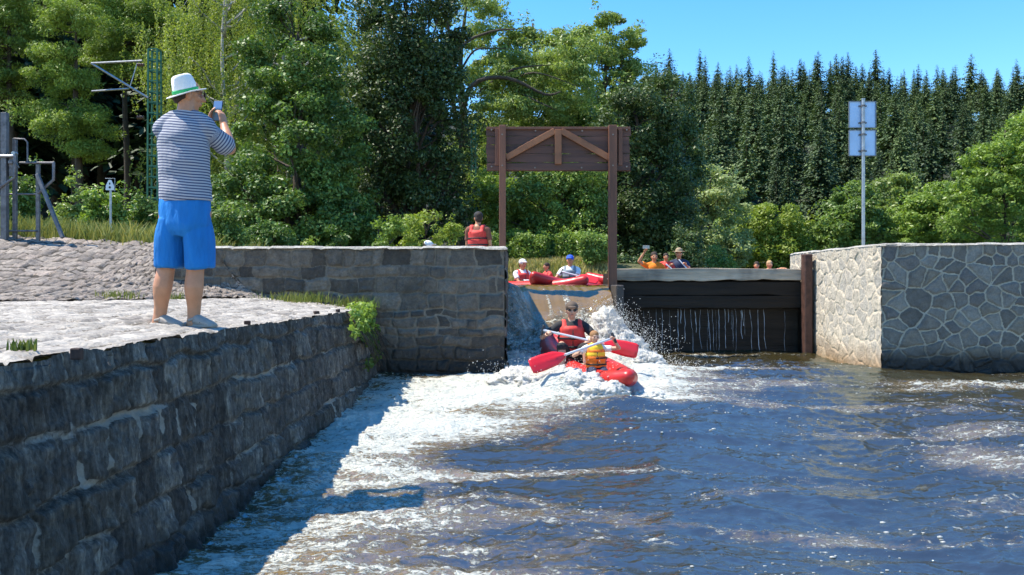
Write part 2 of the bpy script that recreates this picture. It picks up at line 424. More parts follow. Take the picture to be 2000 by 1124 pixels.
# river bed
tag(ob('river_bed', mesh_np('river_bed', [(-20, -60, -1.0), (60, -60, -1.0), (60, 16, -1.0), (-20, 16, -1.0)], [(0, 1, 2, 3)], simple('bed', (.05, .035, .02)))), kind='structure')
# pond above the weir
pond_m = water_mat('pond_water', (.02, .018, .010), ripple=.5, rough=.04)
xs = np.arange(-5.5, 150, .5); ys = np.concatenate([np.arange(15.0, 24, .15), np.arange(24, 90, .8)])
gx, gy = np.meshgrid(xs, ys, indexing='ij')
tag(ob('pond_water', mesh_np('pond_water', np.stack([gx, gy, POND+.012*fbm(gx*1.5, gy*3, oct=3, seed=19)], -1).reshape(-1, 3), grid_faces(*gx.shape), pond_m, True, {'foam': 0*gx})), kind='structure')
# the chute: smooth lip, then white-blue broken water
pf_y = np.array([10.3, 11.0, 11.6, 12.2, 12.8, 13.3, 13.75, 14.05, 14.35, 14.7, 15.05, 16.0]); pf_z = np.array([-.12, .03, .15, .24, .36, .54, .76, .95, 1.10, 1.17, 1.192, 1.19])
xs = np.arange(-.10, 1.66, .02); ys = np.arange(10.3, 15.8, .02)
gx, gy = np.meshgrid(xs, ys, indexing='ij')
fwd = .75*sstep(.38-gx, 0, .45)+.22*sstep(gx, 1.2, 1.62)
z = np.interp(gy+fwd*sstep(gy, 12.5, 13.6), pf_y, pf_z)
rough_ = sstep(14.15-gy+fbm(gx*2.0, gy*.8, oct=3, seed=21)*.7, .05, .75)
z += rough_*(.08*fbm(gx*3, gy*2.6, oct=4, seed=22)+.085*(1-2*np.abs(fbm(gx*6, gy*7, oct=4, seed=23, gain=.6))))
z += (.016*vnoise(gx*3.5+gy*.8, gy*.6, seed=24)+.010*vnoise(gx*14+gy*2, gy*.9, seed=27)+.004*vnoise(gx*34+gy*3, gy*2, seed=28))*(1-rough_)
fo = .62*sstep(vnoise(gx*15+gy*2.2, gy*.9, seed=29)+.35*(14.6-gy), .42, .8)*(1-rough_)+.46*rough_+.75*blob(gx, gy, 1.2, 12.3, .8, .8)+.9*sstep(12.2-gy, 0, 1.0)+.22*rough_*fbm(gx*2, gy*2, oct=3, seed=25)
chute_m = water_mat('chute_water', (.19, .115, .026), ripple=.8, rough=.04, amber=(.22, .18, .12), ior=1.9)
tag(ob('chute_water', mesh_np('chute_water', np.stack([gx, gy, z], -1).reshape(-1, 3), grid_faces(*gx.shape), chute_m, True, {'foam': np.clip(fo, 0, 1.3)})), kind='structure')

# white water thrown up: lumpy froth and droplets
foam_m, nt, b, o = nodes('froth'); b.inputs['Base Color'].default_value = (.80, .78, .72, 1); b.inputs['Roughness'].default_value = .5
nt.links.new(bump(nt, noise(nt, 28, 6, .75), 1, .05), b.inputs['Normal'])
b.inputs['Subsurface Weight'].default_value = .0
def ico(r, sub=1):
    import bmesh
    bm = bmesh.new(); bmesh.ops.create_icosphere(bm, subdivisions=sub, radius=r)
    v = np.array([q.co[:] for q in bm.verts]); f = np.array([[q.index for q in p.verts] for p in bm.faces]); bm.free(); return v, f
def froth(name, lumps, drops, label):
    V = []; Fc = []; n0 = 0
    iv, if_ = ico(1, 5)
    for (c, r) in lumps:
        d = iv/np.linalg.norm(iv, axis=1)[:, None]
        k = .86+.50*fbm(d[:, 0]*2.2+c[0]*3, d[:, 1]*2.2, d[:, 2]*2.2, oct=6, seed=51, gain=.7)+.30*(1-2*np.abs(fbm(d[:, 0]*5, d[:, 1]*5+c[1], d[:, 2]*5, oct=4, seed=52, gain=.65)))
        v = d*k[:, None]*np.array(r)+np.array(c); V.append(v); Fc.append(if_+n0); n0 += len(v)
    dv, df = ico(1, 1)
    drops = [(c, r, n*5) for c, r, n in drops]
    for (c, r, n) in drops:
        g = np.random.default_rng(int(abs(c[0])*1000)+n)
        for i in range(n):
            p = np.array(c)+g.normal(0, 1, 3)*np.array(r)
            if p[2] < .02: continue
            s = g.uniform(.0018, .0055)*(1 if g.random() < .85 else 1.6)
            V.append(dv*s*np.array((1, 1, g.uniform(.8, 1.8)))+p); Fc.append(df+n0); n0 += len(dv)
    tag(ob(name, mesh_np(name, np.concatenate(V), np.concatenate(Fc), foam_m)), label, 'white water', kind='stuff')
froth('white_water', [((1.46, 12.55, .38), (.30, .32, .30)), ((1.40, 12.6, .60), (.20, .22, .23)), ((1.62, 12.3, .22), (.33, .3, .27)), ((1.85, 12.0, .06), (.30, .3, .2)),
      ((1.25, 12.4, .22), (.3, .3, .24)), ((.05, 12.0, .02), (.35, .4, .22)), ((.35, 11.4, .02), (.4, .4, .16)), ((1.9, 11.3, -.02), (.4, .3, .13)), ((.42, 10.15, .00), (.36, .22, .22)), ((.78, 9.98, .0), (.32, .2, .19)), ((1.05, 9.75, -.06), (.28, .16, .15)), ((.1, 10.5, -.02), (.34, .24, .20)), ((1.62, 9.85, -.12), (.3, .2, .10))],
      [((1.46, 12.3, .60), (.17, .2, .17), 700), ((1.8, 12.1, .35), (.25, .2, .16), 320), ((.6, 10.4, .12), (.45, .3, .08), 420), ((.0, 11.5, .14), (.25, .3, .08), 160), ((2.05, 11.3, .12), (.3, .3, .07), 150)],
      'white churning spray and froth where the chute drops into the river')

# white flecks on the river: foam, bubbles, and sun glints put in as shapes
def flecks():
    g = np.random.default_rng(99); n = 16000
    Y = 3.4+g.random(n)**1.2*10; X = g.uniform(-.62, .66, n)*Y; X = np.maximum(X, -2.0+g.random(n)*.3)
    w = fbm(X*.9, Y*1.5, oct=4, seed=61)+.9*foam_field(X, Y)*(foam_field(X, Y) < .55)-.12
    keep = (g.random(n) < np.clip(w*1.6, .02, 1)**1.6*.5) & (X < 9)
    X, Y = X[keep], Y[keep]; Z = waves(X, Y, foam_field(X, Y))+level(Y); m = len(X)
    dv, df = ico(1, 1); s = g.uniform(.003, .009, m)*np.where(g.random(m) < .1, 1.7, 1)*(.7+.05*Y)
    off = g.normal(0, 1, (m, 2))*.01
    c = np.stack([X+off[:, 0], Y+off[:, 1], Z+.002], 1)
    sc3 = np.stack([s*g.uniform(1, 2.2, m), s, s*.55], 1)
    v = (dv[None]*sc3[:, None]+c[:, None]).reshape(-1, 3); f = (df[None]+(np.arange(m)*len(dv))[:, None, None]).reshape(-1, 3)
    print('flecks', m)
    tag(ob('foam_and_glint_flecks', mesh_np('foam_and_glint_flecks', v, f, foam_m)), 'small white flecks over the river, foam bubbles and added sun glints', 'foam', kind='stuff')
flecks()
# ================================================================== MASONRY
def courses(s, t, rows, bw, seed, jw=.02, wob=.012, stag=True):
    """irregular coursed blocks: returns d (distance to joint), id hash, edges wobble"""
    g = np.random.default_rng(seed)
    s = s+wob*fbm(s*5, t*5, oct=3, seed=seed+1)*2; t = t+wob*fbm(s*4+5, t*5, oct=3, seed=seed+2)*1.6
    T0 = float(t.min())-.3; T1 = float(t.max())+.3; S0 = float(s.min())-1; S1 = float(s.max())+1
    tb = [T0]
    while tb[-1] < T1: tb.append(tb[-1]+g.uniform(*rows))
    tb = np.array(tb); ri = np.clip(np.searchsorted(tb, t)-1, 0, len(tb)-2)
    dt = np.minimum(t-tb[ri], tb[ri+1]-t)
    ds = np.zeros_like(s); bi = np.zeros(s.shape, int)
    for r in range(len(tb)-1):
        m = ri == r
        sb = [S0+g.uniform(0, bw[1])-bw[1]]
        while sb[-1] < S1: sb.append(sb[-1]+g.uniform(*bw))
        sb = np.array(sb)
        if not m.any(): continue
        k = np.clip(np.searchsorted(sb, s[m])-1, 0, len(sb)-2); bi[m] = k
        ds[m] = np.minimum(s[m]-sb[k], sb[k+1]-s[m])
    idh = _h(ri, bi, ri*0, seed)
    return np.minimum(ds, dt), idh, ri
def rubble(s, t, cell, seed, asp=1.0, top=None):
    """polygonal stones (distance to the bisector of the two nearest seeds)"""
    g = np.random.default_rng(seed)
    S0, S1, T0, T1 = s.min()-cell, s.max()+cell, t.min()-cell, t.max()+cell
    pts = []
    ny = int((T1-T0)/(cell/asp))+1; nx = int((S1-S0)/cell)+1
    for j in range(ny):
        for i in range(nx):
            if g.random() < .24: continue
            pts.append((S0+(i+.5*(j % 2)+g.uniform(-.48, .48))*cell, T0+(j+g.uniform(-.46, .46))*cell/asp))
    pts = np.array(pts)
    if top is not None:           # a last course of level stones
        pts = pts[pts[:, 1] < top-.13]
        x = S0; row = []
        while x < S1: row.append((x, top-.06)); x += g.uniform(.14, .26)
        pts = np.concatenate([pts, row])
    w = .02
    s2 = s+w*fbm(s*7, t*7, oct=3, seed=seed+1)*1.6; t2 = t+w*fbm(s*7+3, t*7, oct=3, seed=seed+2)*1.6
    q = np.stack([s2.ravel(), t2.ravel()*asp], 1); pp = pts*np.array((1, asp)); d = np.empty(len(q)); idx = np.empty(len(q), int)
    for a in range(0, len(q), 20000):
        D = ((q[a:a+20000, None]-pp[None])**2).sum(-1)
        k = np.argpartition(D, 2, axis=1)[:, :2]; r = np.take_along_axis(D, k, 1)
        o_ = np.argsort(r, 1); k = np.take_along_axis(k, o_, 1); r = np.take_along_axis(r, o_, 1)
        d[a:a+20000] = (r[:, 1]-r[:, 0])/(2*np.sqrt(((pp[k[:, 0]]-pp[k[:, 1]])**2).sum(-1))+1e-6); idx[a:a+20000] = k[:, 0]
    return d.reshape(s.shape), _h(idx, idx*3, idx*0, seed).reshape(s.shape)
def wall_face(name, A, B, h0, h1, mat, parent, base, fn, ds=.012, dt=.012, batter=(0, 0), nrm=None):
    """vertical (or battered) face from A to B (x,y), z h0..h1; fn(s,t)->(depth out, mortar, tone)"""
    A = np.array(A, float); B = np.array(B, float); L = np.linalg.norm(B-A); u = (B-A)/L; n = np.array((u[1], -u[0])) if nrm is None else np.array(nrm)
    s = np.linspace(0, L, int(L/ds)+1); t = np.linspace(h0, h1, int((h1-h0)/dt)+1)
    S, T = np.meshgrid(s, t, indexing='ij')
    d, mo, to = fn(S, T)
    k = (h1-T)/(h1-h0)*batter[0]
    X = A[0]+u[0]*S+n[0]*(d+k); Y = A[1]+u[1]*S+n[1]*(d+k)
    me = mesh_np(name, np.stack([X, Y, T], -1).reshape(-1, 3)-np.array(base, float), grid_faces(*S.shape), mat, True, {'mortar': mo, 'tone': to})
    return ob(name, me, parent)

# ---- stone quay on the left -------------------------------------------------
def quay_edge(Y): return -2.15+.036*(Y-3.5)
quay_m = stone_mat('quay_stone', [(.066, .058, .050), (.11, .098, .085), (.165, .15, .13), (.088, .076, .062)], (.30, .28, .24), wet=(-.32, -.10, (.02, .02, .018)), tool=(1, 1, .12), contrast=.7, streak=.75)
pave_m = stone_mat('paving_stone', [(.34, .305, .265), (.43, .39, .34), (.50, .455, .395), (.29, .26, .225)], (.15, .13, .10), contrast=.8, rough=.8)
slope_m = stone_mat('slope_stone', [(.26, .22, .185), (.34, .29, .245), (.20, .17, .145), (.38, .31, .26)], (.09, .075, .06), contrast=.7, rough=.9)
QB = (-3, 7, .9)
quay = thing('stone_quay', QB, 'low stone quay with battered dark block face and pale paved top, beside the rapids', 'quay')
Y0, Y1 = 1.2, 11.14
s = np.concatenate([np.arange(Y0, 6, .010), np.arange(6, Y1+.001, .016)]); t = np.linspace(-.75, .905, 190)
S, T = np.meshgrid(s, t, indexing='ij')
d, idh, ri = courses(S, T, (.16, .26), (.15, .38), 61, wob=.03)
rough_ = sstep(d, 0, .035)
ridge = fbm(S*26+2*fbm(S*6, T*4, oct=2, seed=65), T*2.6, oct=4, seed=62, gain=.6)
out = rough_*(.034+.036*(idh-.5)) + (.35+.65*rough_)*.040*ridge + .016*fbm(S*9, T*9, oct=4, seed=63)+.018*fbm(S*34, T*16, oct=3, seed=64)
lip = sstep(T, .80, .905); out = out*(1-.2*lip)
mort = sstep(.026-d, 0, .016)*(.55+.9*sstep(fbm(S*2.3, T*2.7, oct=2, seed=66), -.25, .25)*np.where(True, 1, 1))*.75
mort = np.clip(mort*(.35+.9*sstep(fbm(S*1.5, T*9, oct=2, seed=67), -.1, .35)), 0, 1)
X = quay_edge(S)+(.905-T)*.125+out-.02
Z = T+np.where(T > .87, .022*fbm(S*7, 1.1, oct=3, seed=68), 0)
ob('wall_face', mesh_np('quay_face', np.stack([X, S, Z], -1).reshape(-1, 3)-np.array(QB), grid_faces(*S.shape, flip=True), quay_m, True, {'mortar': mort, 'tone': idh}), quay)
# paved top
def foot(u):  # u 0..1: foot of the sloped paving, from the pier out to the left
    p = np.array([(-3.16, 11.12, 1.035), (-4.2, 10.3, 1.04), (-5.4, 8.9, 1.04), (-7.0, 7.4, 1.04), (-10, 5.0, 1.04), (-14, 3, 1.04)])
    k = np.linspace(0, 1, len(p)); return np.stack([np.interp(u, k, p[:, i]) for i in range(3)], -1)
def crest(u):
    p = np.array([(-3.93, 11.13, 1.69), (-4.5, 12.2, 1.76), (-5.5, 12.9, 1.84), (-7.6, 12.8, 1.94), (-10.5, 12.4, 1.98), (-17, 11, 2.0)])
    k = np.linspace(0, 1, len(p)); return np.stack([np.interp(u, k, p[:, i]) for i in range(3)], -1)
v = np.concatenate([np.linspace(0, .25, 110), np.linspace(.2535, 1, 150)]); yy = np.arange(Y0, 11.2, .016)
YY, VV = np.meshgrid(yy, v, indexing='ij')
XE = quay_edge(YY)+.012*fbm(YY*7, .3, oct=3, seed=69); XX = XE-VV*9
zq = .905+.13*np.clip((XE-XX)/1.3, 0, 1)+.0*YY
d, idh, ri = courses(YY+0*XX, XX*1.0, (.10, .17), (.12, .30), 71, wob=.02)
zq = zq+sstep(d, 0, .025)*(.012+.016*idh)-.016+.005*fbm(XX*4, YY*4, oct=4, seed=72)+.004*fbm(XX*25, YY*25, oct=3, seed=73)
ob('paved_top', mesh_np('paved_top', np.stack([XX, YY, zq], -1).reshape(-1, 3)-np.array(QB), grid_faces(*YY.shape), pave_m, True, {'mortar': np.clip(sstep(.016-d, 0, .012)*.9, 0, 1), 'tone': idh}), quay)
# sloped paving (embankment) behind
uu = np.linspace(0, 1, 620); ww = np.linspace(0, 1, 150)
U, Wv = np.meshgrid(uu, ww, indexing='ij')
fp = foot(U); cp = crest(U); pt = fp*(1-Wv[..., None])+cp*Wv[..., None]
sag = .16*np.sin(np.pi*Wv)*(1-.5*U)
d, idh, ri = courses(U*17, Wv*2.2, (.09, .15), (.16, .40), 75, wob=.03)
dz = sstep(d, 0, .03)*(.022+.03*(idh-.5))+.022*fbm(U*60, Wv*9, oct=4, seed=76)+.02*fbm(U*160, Wv*18, oct=3, seed=77)
edge = sstep(U, 0, .012)
pt[..., 2] += -sag+dz*(.3+.7*edge)
tag(ob('paved_slope', mesh_np('paved_slope', pt.reshape(-1, 3), grid_faces(*U.shape, flip=True), slope_m, True, {'mortar': np.clip(sstep(.022-d, 0, .015), 0, 1), 'tone': idh})), kind='structure')

# ---- piers -------------------------------------------------------------------
lp_m = stone_mat('left_pier_stone', [(.06, .052, .044), (.13, .11, .088), (.20, .17, .135), (.085, .075, .064)], (.21, .18, .14), wet=(.12, .62, (.018, .015, .010)), contrast=.75, moss=(.06, .05, .035))
cap_m = stone_mat('coping_stone', [(.34, .32, .28), (.42, .40, .36)], (.3, .28, .24), contrast=.6)
LB = (-2.3, 13.4, 0)
lp = thing('stone_pier', LB, 'dark coursed stone pier between the quay and the water chute', 'pier')
def f_left(S, T):
    d, idh, ri = courses(S, T, (.09, .24), (.13, .40), 81, wob=.03)
    q = sstep(d, 0, .03); out = q*(.022+.03*(idh-.5))+.016*fbm(S*8, T*8, oct=4, seed=82)+.008*fbm(S*25, T*25, oct=3, seed=83)
    out += .06*sstep(.35-T, 0, .35)
    return out, np.clip(sstep(.022-d, 0, .015)*(.5+.8*sstep(fbm(S*1.2, T*1.5, oct=2, seed=84), -.3, .3)), 0, 1), idh
wall_face('front_face', (-4.7, 11.17), (-.10, 11.17), -.3, 1.70, lp_m, lp, LB, f_left)
def f_left2(S, T): return f_left(S+31, T)
wall_face('side_face', (-.10, 11.17), (-.10, 15.8), -.3, 1.70, lp_m, lp, LB, f_left2, .02, .02)
def coping(A0, A1, B0, B1, z, name, parent, base, mat, seed, step=.03):
    """slightly uneven top surface between edge A (front) and edge B (back)"""
    L = max(np.linalg.norm(np.subtract(A1, A0)), .1); D = max(np.linalg.norm(np.subtract(B0, A0)), .1)
    u = np.linspace(0, 1, int(L/step)+2); w = np.linspace(0, 1, int(D/step)+2); U, V_ = np.meshgrid(u, w, indexing='ij')
    X = (A0[0]*(1-U)+A1[0]*U)*(1-V_)+(B0[0]*(1-U)+B1[0]*U)*V_; Y = (A0[1]*(1-U)+A1[1]*U)*(1-V_)+(B0[1]*(1-U)+B1[1]*U)*V_
    d, idh, ri = courses(X, Y, (.3, .45), (.3, .6), seed, wob=.02)
    e = np.minimum(np.minimum(U*L, (1-U)*L), np.minimum(V_*D, (1-V_)*D))
    Z = z+sstep(d, 0, .02)*(.010+.012*idh)+.008*fbm(X*6, Y*6, oct=3, seed=seed)-.03*(1-sstep(e, 0, .04))
    return ob(name, mesh_np(name, np.stack([X, Y, Z], -1).reshape(-1, 3)-np.array(base), grid_faces(*U.shape), mat, True, {'mortar': np.clip(sstep(.014-d, 0, .01), 0, 1), 'tone': idh}), parent)
coping((-4.7, 11.12), (-.06, 11.12), (-4.7, 15.8), (-.06, 15.8), 1.705, 'coping', lp, LB, cap_m, 85)

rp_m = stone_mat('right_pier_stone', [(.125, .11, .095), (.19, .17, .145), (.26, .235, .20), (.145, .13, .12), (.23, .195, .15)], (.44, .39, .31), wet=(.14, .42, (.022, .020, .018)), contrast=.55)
rp2_m = stone_mat('right_pier_stone_painted_sun', [(.36, .33, .28), (.45, .40, .33), (.52, .45, .35), (.40, .35, .28)], (.58, .49, .37), wet=(-.1, .40, (.28, .16, .07)), contrast=.5)  # same pier stone made paler and warmer: sunlight put into the colour
RB = (8, 13.8, 0)
rp = thing('stone_pier', RB, 'tall polygonal rubble stone pier with pale mortar joints, right of the weir', 'pier')
def f_right(S, T):
    d, idh = rubble(S, T, .20, 91, 1.2, top=1.74)
    q = sstep(d, .004, .035)
    out = q*(.026+.018*(idh-.5))+.012*fbm(S*9, T*9, oct=4, seed=92)*q+.006*fbm(S*30, T*30, oct=3, seed=93)
    return out, np.clip(sstep(.017-d, 0, .010), 0, 1), idh
def f_right2(S, T):
    d, idh = rubble(S+11, T, .22, 95, 1.1, top=1.76)
    q = sstep(d, .004, .03)
    out = q*(.010+.014*(idh-.5))+.010*fbm(S*10, T*10, oct=4, seed=96)*q
    return out, np.clip(sstep(.020-d, 0, .012), 0, 1), idh
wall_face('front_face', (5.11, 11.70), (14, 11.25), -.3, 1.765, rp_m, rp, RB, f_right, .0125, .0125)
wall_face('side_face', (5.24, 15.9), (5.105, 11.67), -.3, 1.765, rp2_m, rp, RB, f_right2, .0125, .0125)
coping((5.09, 11.66), (14, 11.2), (5.22, 15.9), (14, 15.9), 1.772, 'coping', rp, RB, cap_m, 97)
# rear lip of the pier where it meets the pond
mb = MB(); mb.box((9.6, 15.95, .9), (8.6, .12, 1.7)); mb.build('rear_face', cap_m, rp, RB, bevel=.02)
mb = MB(); mb.box((-2.4, 15.85, .7), (4.5, .12, 1.9)); mb.build('rear_face', cap_m, lp, LB, bevel=.02)
# ================================================================== WEIR, GATE FRAME, SIGNS, MACHINERY
wood_red = simple('stained_timber', (.155, .058, .028), .55, var=.4, scale=6, bmp=.35, bd=.01, stretch=(1, 1, .12))
wood_redh = simple('stained_board', (.095, .040, .026), .6, var=.45, scale=5, bmp=.45, bd=.012, stretch=(.12, 1, 1.6))
wood_bright = simple('stained_brace', (.26, .095, .035), .5, var=.35, scale=6, bmp=.3, bd=.008, stretch=(.5, 1, .5))
wood_grey = simple('weathered_beam', (.42, .33, .235), .85, var=.55, scale=4, bmp=.8, bd=.03, stretch=(.15, 1, 1.6), dirt=(.10, .09, .08))
wood_black = simple('wet_black_beam', (.022, .015, .010), .55, var=.5, scale=4, bmp=.7, bd=.03, stretch=(.12, 1, 1.6), spec=.2)
rust = simple('rusty_steel', (.085, .040, .028), .6, .3, var=.5, scale=10, bmp=.4, bd=.008)
steel = simple('galvanised_steel', (.34, .35, .36), .42, .75, var=.25, scale=10, bmp=.1)
steel_old = simple('dull_old_steel', (.15, .145, .15), .55, .55, var=.4, scale=14, bmp=.3, bd=.006)
plate_back = simple('sign_back', (.36, .50, .70), .38, .25, var=.1, scale=5, bmp=.05)
bolt_m = simple('bolt_steel', (.25, .20, .17), .45, .8, var=.3, scale=30, bmp=0)
GY = 14.4
GB = (.8, GY, 1.2)
gate = thing('timber_gate_frame', GB, 'brown timber frame with a boarded braced panel standing over the water chute', 'timber frame')
def pz(py, Y=GY): return EYE+(HOR-py)/F*Y
def pxx(px, Y=GY): return (px-1000)/F*Y
for a, b_, z0 in ((975, 988, .2), (1188, 1204, .2)):
    mb = MB(); mb.box(((pxx(a)+pxx(b_))/2, GY-.02, (pz(246)+z0)/2), (pxx(b_)-pxx(a), .14, pz(246)-z0)); mb.build('post', wood_red, gate, GB, bevel=.008)
zt, zb = pz(248), pz(334); nb_ = 5
g = np.random.default_rng(5)
for i in range(nb_):
    z0 = zb+(zt-zb)*i/nb_; z1 = zb+(zt-zb)*(i+1)/nb_
    # horizontal boards, ragged ends
    x0 = pxx(950)+g.uniform(-.01, .02); x1 = pxx(1232)+g.uniform(-.02, .01)
    n = 24; xs = np.linspace(x0, x1, n); mb = MB(); vs = []
    for k, x in enumerate(xs):
        a = .006*math.sin(k*1.3+i*2); bb = .006*math.sin(k*.9+i)
        for (yy, zz) in ((GY+.06, z0+.004+a), (GY+.09, z0+.004+a), (GY+.09, z1-.004+bb), (GY+.06, z1-.004+bb)): vs.append((x, yy, zz))
    fs = [tuple(np.array((0, 1, 2, 3))), tuple(np.array((3, 2, 1, 0))+4*(n-1))]
    for k in range(n-1):
        for j in range(4): fs.append((4*k+j, 4*k+4+j, 4*k+4+(j+1) % 4, 4*k+(j+1) % 4))
    mb.add(vs, fs); mb.build('board', wood_redh, gate, GB)
for (a, b_, nm) in (((pxx(950), zb+.065), (pxx(1232), zb+.065), 'bottom_rail'), ((pxx(950), zt-.02), (pxx(1232), zt-.02), 'top_rail')):
    mb = MB(); mb.box(((a[0]+b_[0])/2, GY+.035, a[1]), (b_[0]-a[0]-.01, .045, .11 if nm[0] == 'b' else .045)); mb.build(nm, wood_redh if nm[0] == 'b' else wood_red, gate, GB, bevel=.006)
cx = pxx(1090)
for sgn in (-1, 1):
    mb = MB(); e = pxx(988) if sgn < 0 else pxx(1190)
    mb.beam((cx+sgn*.055, GY-.0, zt-.07), (e, GY-.0, zb+.22), .105, .05); mb.build('brace', wood_bright, gate, GB, bevel=.006)
mb = MB(); mb.box((cx, GY-.012, (zt+zb)/2+.03), (.115, .055, zt-zb-.16)); mb.build('centre_strut', wood_bright, gate, GB, bevel=.006)
for px in (971, 1212):
    mb = MB(); mb.box((pxx(px), GY+.025, (zt+zb)/2+.03), (.07, .05, zt-zb-.12)); mb.build('side_strut', wood_red, gate, GB, bevel=.006)
for px, py in ((960, 254), (1046, 256), (1137, 256), (1224, 254), (960, 326), (1045, 328), (1136, 328), (1224, 326), (1196, 265), (1196, 325), (981, 265), (981, 325)):
    mb = MB(); yy = GY-.09 if px in (1196, 981) else GY+.0
    mb.cyl((pxx(px), yy+.03, pz(py)), (pxx(px), yy-.01, pz(py)), .014, n=8); mb.build('bolt', bolt_m, gate, GB)
# stop-log weir
WY = 14.6; WB = (3.4, WY, 0)
weir = thing('stoplog_weir', WB, 'weir of dark horizontal timbers with a weathered grey top beam, leaking water', 'weir')
def plank(z0, z1, y0, dep, mat, name, seed, rag=.02, x0=1.80, x1=5.02):
    n = 70; xs = np.linspace(x0, x1, n); vs = []
    for x in xs:
        r0 = rag*float(fbm(x*2.5, seed*3.1, oct=4, seed=seed)); r1 = .3*rag*float(fbm(x*2, seed*1.7, oct=3, seed=seed+5))
        for (yy, zz) in ((y0, z0+r0), (y0+dep, z0+r0), (y0+dep, z1+r1), (y0, z1+r1)): vs.append((x, yy+.5*r0, zz))
    fs = [(0, 1, 2, 3), tuple(np.array((3, 2, 1, 0))+4*(n-1))]
    for k in range(n-1):
        for j in range(4): fs.append((4*k+j, 4*k+4+j, 4*k+4+(j+1) % 4, 4*k+(j+1) % 4))
    mb = MB(); mb.add(vs, fs); return mb.build(name, mat, weir, WB, bevel=.01)
plank(pz(549, WY), pz(525, WY), WY, .3, wood_grey, 'top_beam', 3, .05)
plank(pz(577, WY), pz(551, WY), WY+.05, .25, wood_black, 'stop_log', 4, .02)
plank(pz(602, WY), pz(578, WY), WY+.04, .25, wood_black, 'stop_log', 5, .03)
plank(-.3, pz(603, WY), WY+.22, .2, wood_black, 'lower_wall', 6, .02)
mb = MB(); mb.box((5.06, 14.5, .82), (.14, .2, 1.75)); mb.build('guide_post', rust, weir, WB, bevel=.02)
mb = MB(); mb.box((5.06, 14.5, 1.70), (.143, .203, .05)); mb.build('guide_cap', rust, weir, WB, bevel=.02)
mb = MB(); mb.box((3.4, 15.35, .70), (3.4, .9, 1.40)); mb.build('sill', wood_black, weir, WB, bevel=.02)
# thin dividing wall between chute and weir
mb = MB(); mb.box((1.725, 14.6, .45), (.13, 2.2, 1.5)); o_ = mb.build('dividing_wall', simple('dark_concrete', (.05, .04, .032), .6, var=.5, scale=6, bmp=.6, bd=.02), None, (1.725, 14.6, 0), bevel=.02, loc=(1.725, 14.6, 0))
tag(o_, 'dark wet wall dividing the chute from the timber weir', 'wall')
# leaking water on the weir
drip_m, nt, b, o = nodes('leaking_water'); b.inputs['Base Color'].default_value = (.75, .78, .82, 1); b.inputs['Roughness'].default_value = .15; b.inputs['Alpha'].default_value = .55
mb = MB(); g = np.random.default_rng(11)
groups = [2.0, 2.12, 2.3, 2.52, 2.9, 2.95, 3.02, 3.12, 3.2, 3.42, 3.5, 3.56, 3.72, 3.78, 3.84, 3.9, 4.02, 4.06, 4.16, 4.76, 2.4, 2.62, 3.3, 3.62, 2.2, 2.75, 4.3, 4.4, 3.86, 4.0, 3.45]
for x in groups:
    z = pz(604, WY)-g.uniform(0, .04); r = g.uniform(.001, .0055)*g.uniform(.5, 1.3); xx = x; pts = []; rr = []
    while z > .02:
        pts.append((xx, WY+.19-.10*math.sqrt(max(pz(604, WY)-z, 0)), z)); rr.append(r*g.uniform(.35, 1.5)); xx += g.normal(0, .006)+.012*(x-3.4)*.1; z -= g.uniform(.04, .09)
        if g.random() < .06 and len(pts) > 3: break
    if len(pts) > 2: mb.tube(pts, rr, n=5, sub=1, caps=False)
tag(mb.build('trickling_water', drip_m, None, smooth=True), 'thin white threads of water trickling down the black weir timbers', 'water', kind='stuff')

# sign pole on the right pier
SY = 13.0; SB = (pxx(1686, SY), SY, 1.77)
sp = thing('sign_post', SB, 'grey metal pole on the right pier carrying two square sign plates seen from behind', 'sign post')
mb = MB(); mb.cyl((SB[0], SY, 1.70), (SB[0], SY, pz(195, SY)), .026, n=14); mb.cyl((SB[0], SY, pz(195, SY)), (SB[0], SY, pz(193, SY)), .030, n=14); mb.build('pole', steel, sp, SB, smooth=False)
for (a, b_) in ((198, 249), (254, 304)):
    z0, z1 = pz(b_, SY), pz(a, SY); x0, x1 = pxx(1660, SY), pxx(1712, SY)
    mb = MB(); n = 5; rr = .03; vs = []
    for (cx_, cz_, a0) in ((x1-rr, z1-rr, 0), (x0+rr, z1-rr, 90), (x0+rr, z0+rr, 180), (x1-rr, z0+rr, 270)):
        for k in range(n): t = R(a0+90*k/(n-1)); vs.append((cx_+rr*math.cos(t), cz_+rr*math.sin(t)))
    m_ = len(vs); V3 = [(x, SY+.035, z) for x, z in vs]+[(x, SY+.039, z) for x, z in vs]
    mb.add(V3, [tuple(range(m_)), tuple(range(m_, 2*m_))[::-1]]+[(k, m_+k, m_+(k+1) % m_, (k+1) % m_) for k in range(m_)])
    pl = mb.build('sign_plate', plate_back, sp, SB)
    mb = MB()                               # folded rim
    for (p, q) in (((x0, z0), (x1, z0)), ((x0, z1), (x1, z1)), ((x0, z0), (x0, z1)), ((x1, z0), (x1, z1))):
        mb.beam((p[0], SY+.03, p[1]), (q[0], SY+.03, q[1]), .010, .02)
    mb.build('rim', simple('sign_rim', (.20, .22, .25), .5, .4, var=.1, bmp=0), pl, SB)
    for fz in (.18, .82):
        z = z0+(z1-z0)*fz; mb = MB()
        mb.beam((SB[0]-.06, SY+.02, z), (SB[0]+.06, SY+.02, z), .02, .02); mb.cyl((SB[0], SY, z-.014), (SB[0], SY, z+.014), .034, n=12)
        mb.build('clamp', steel_old, sp, SB)

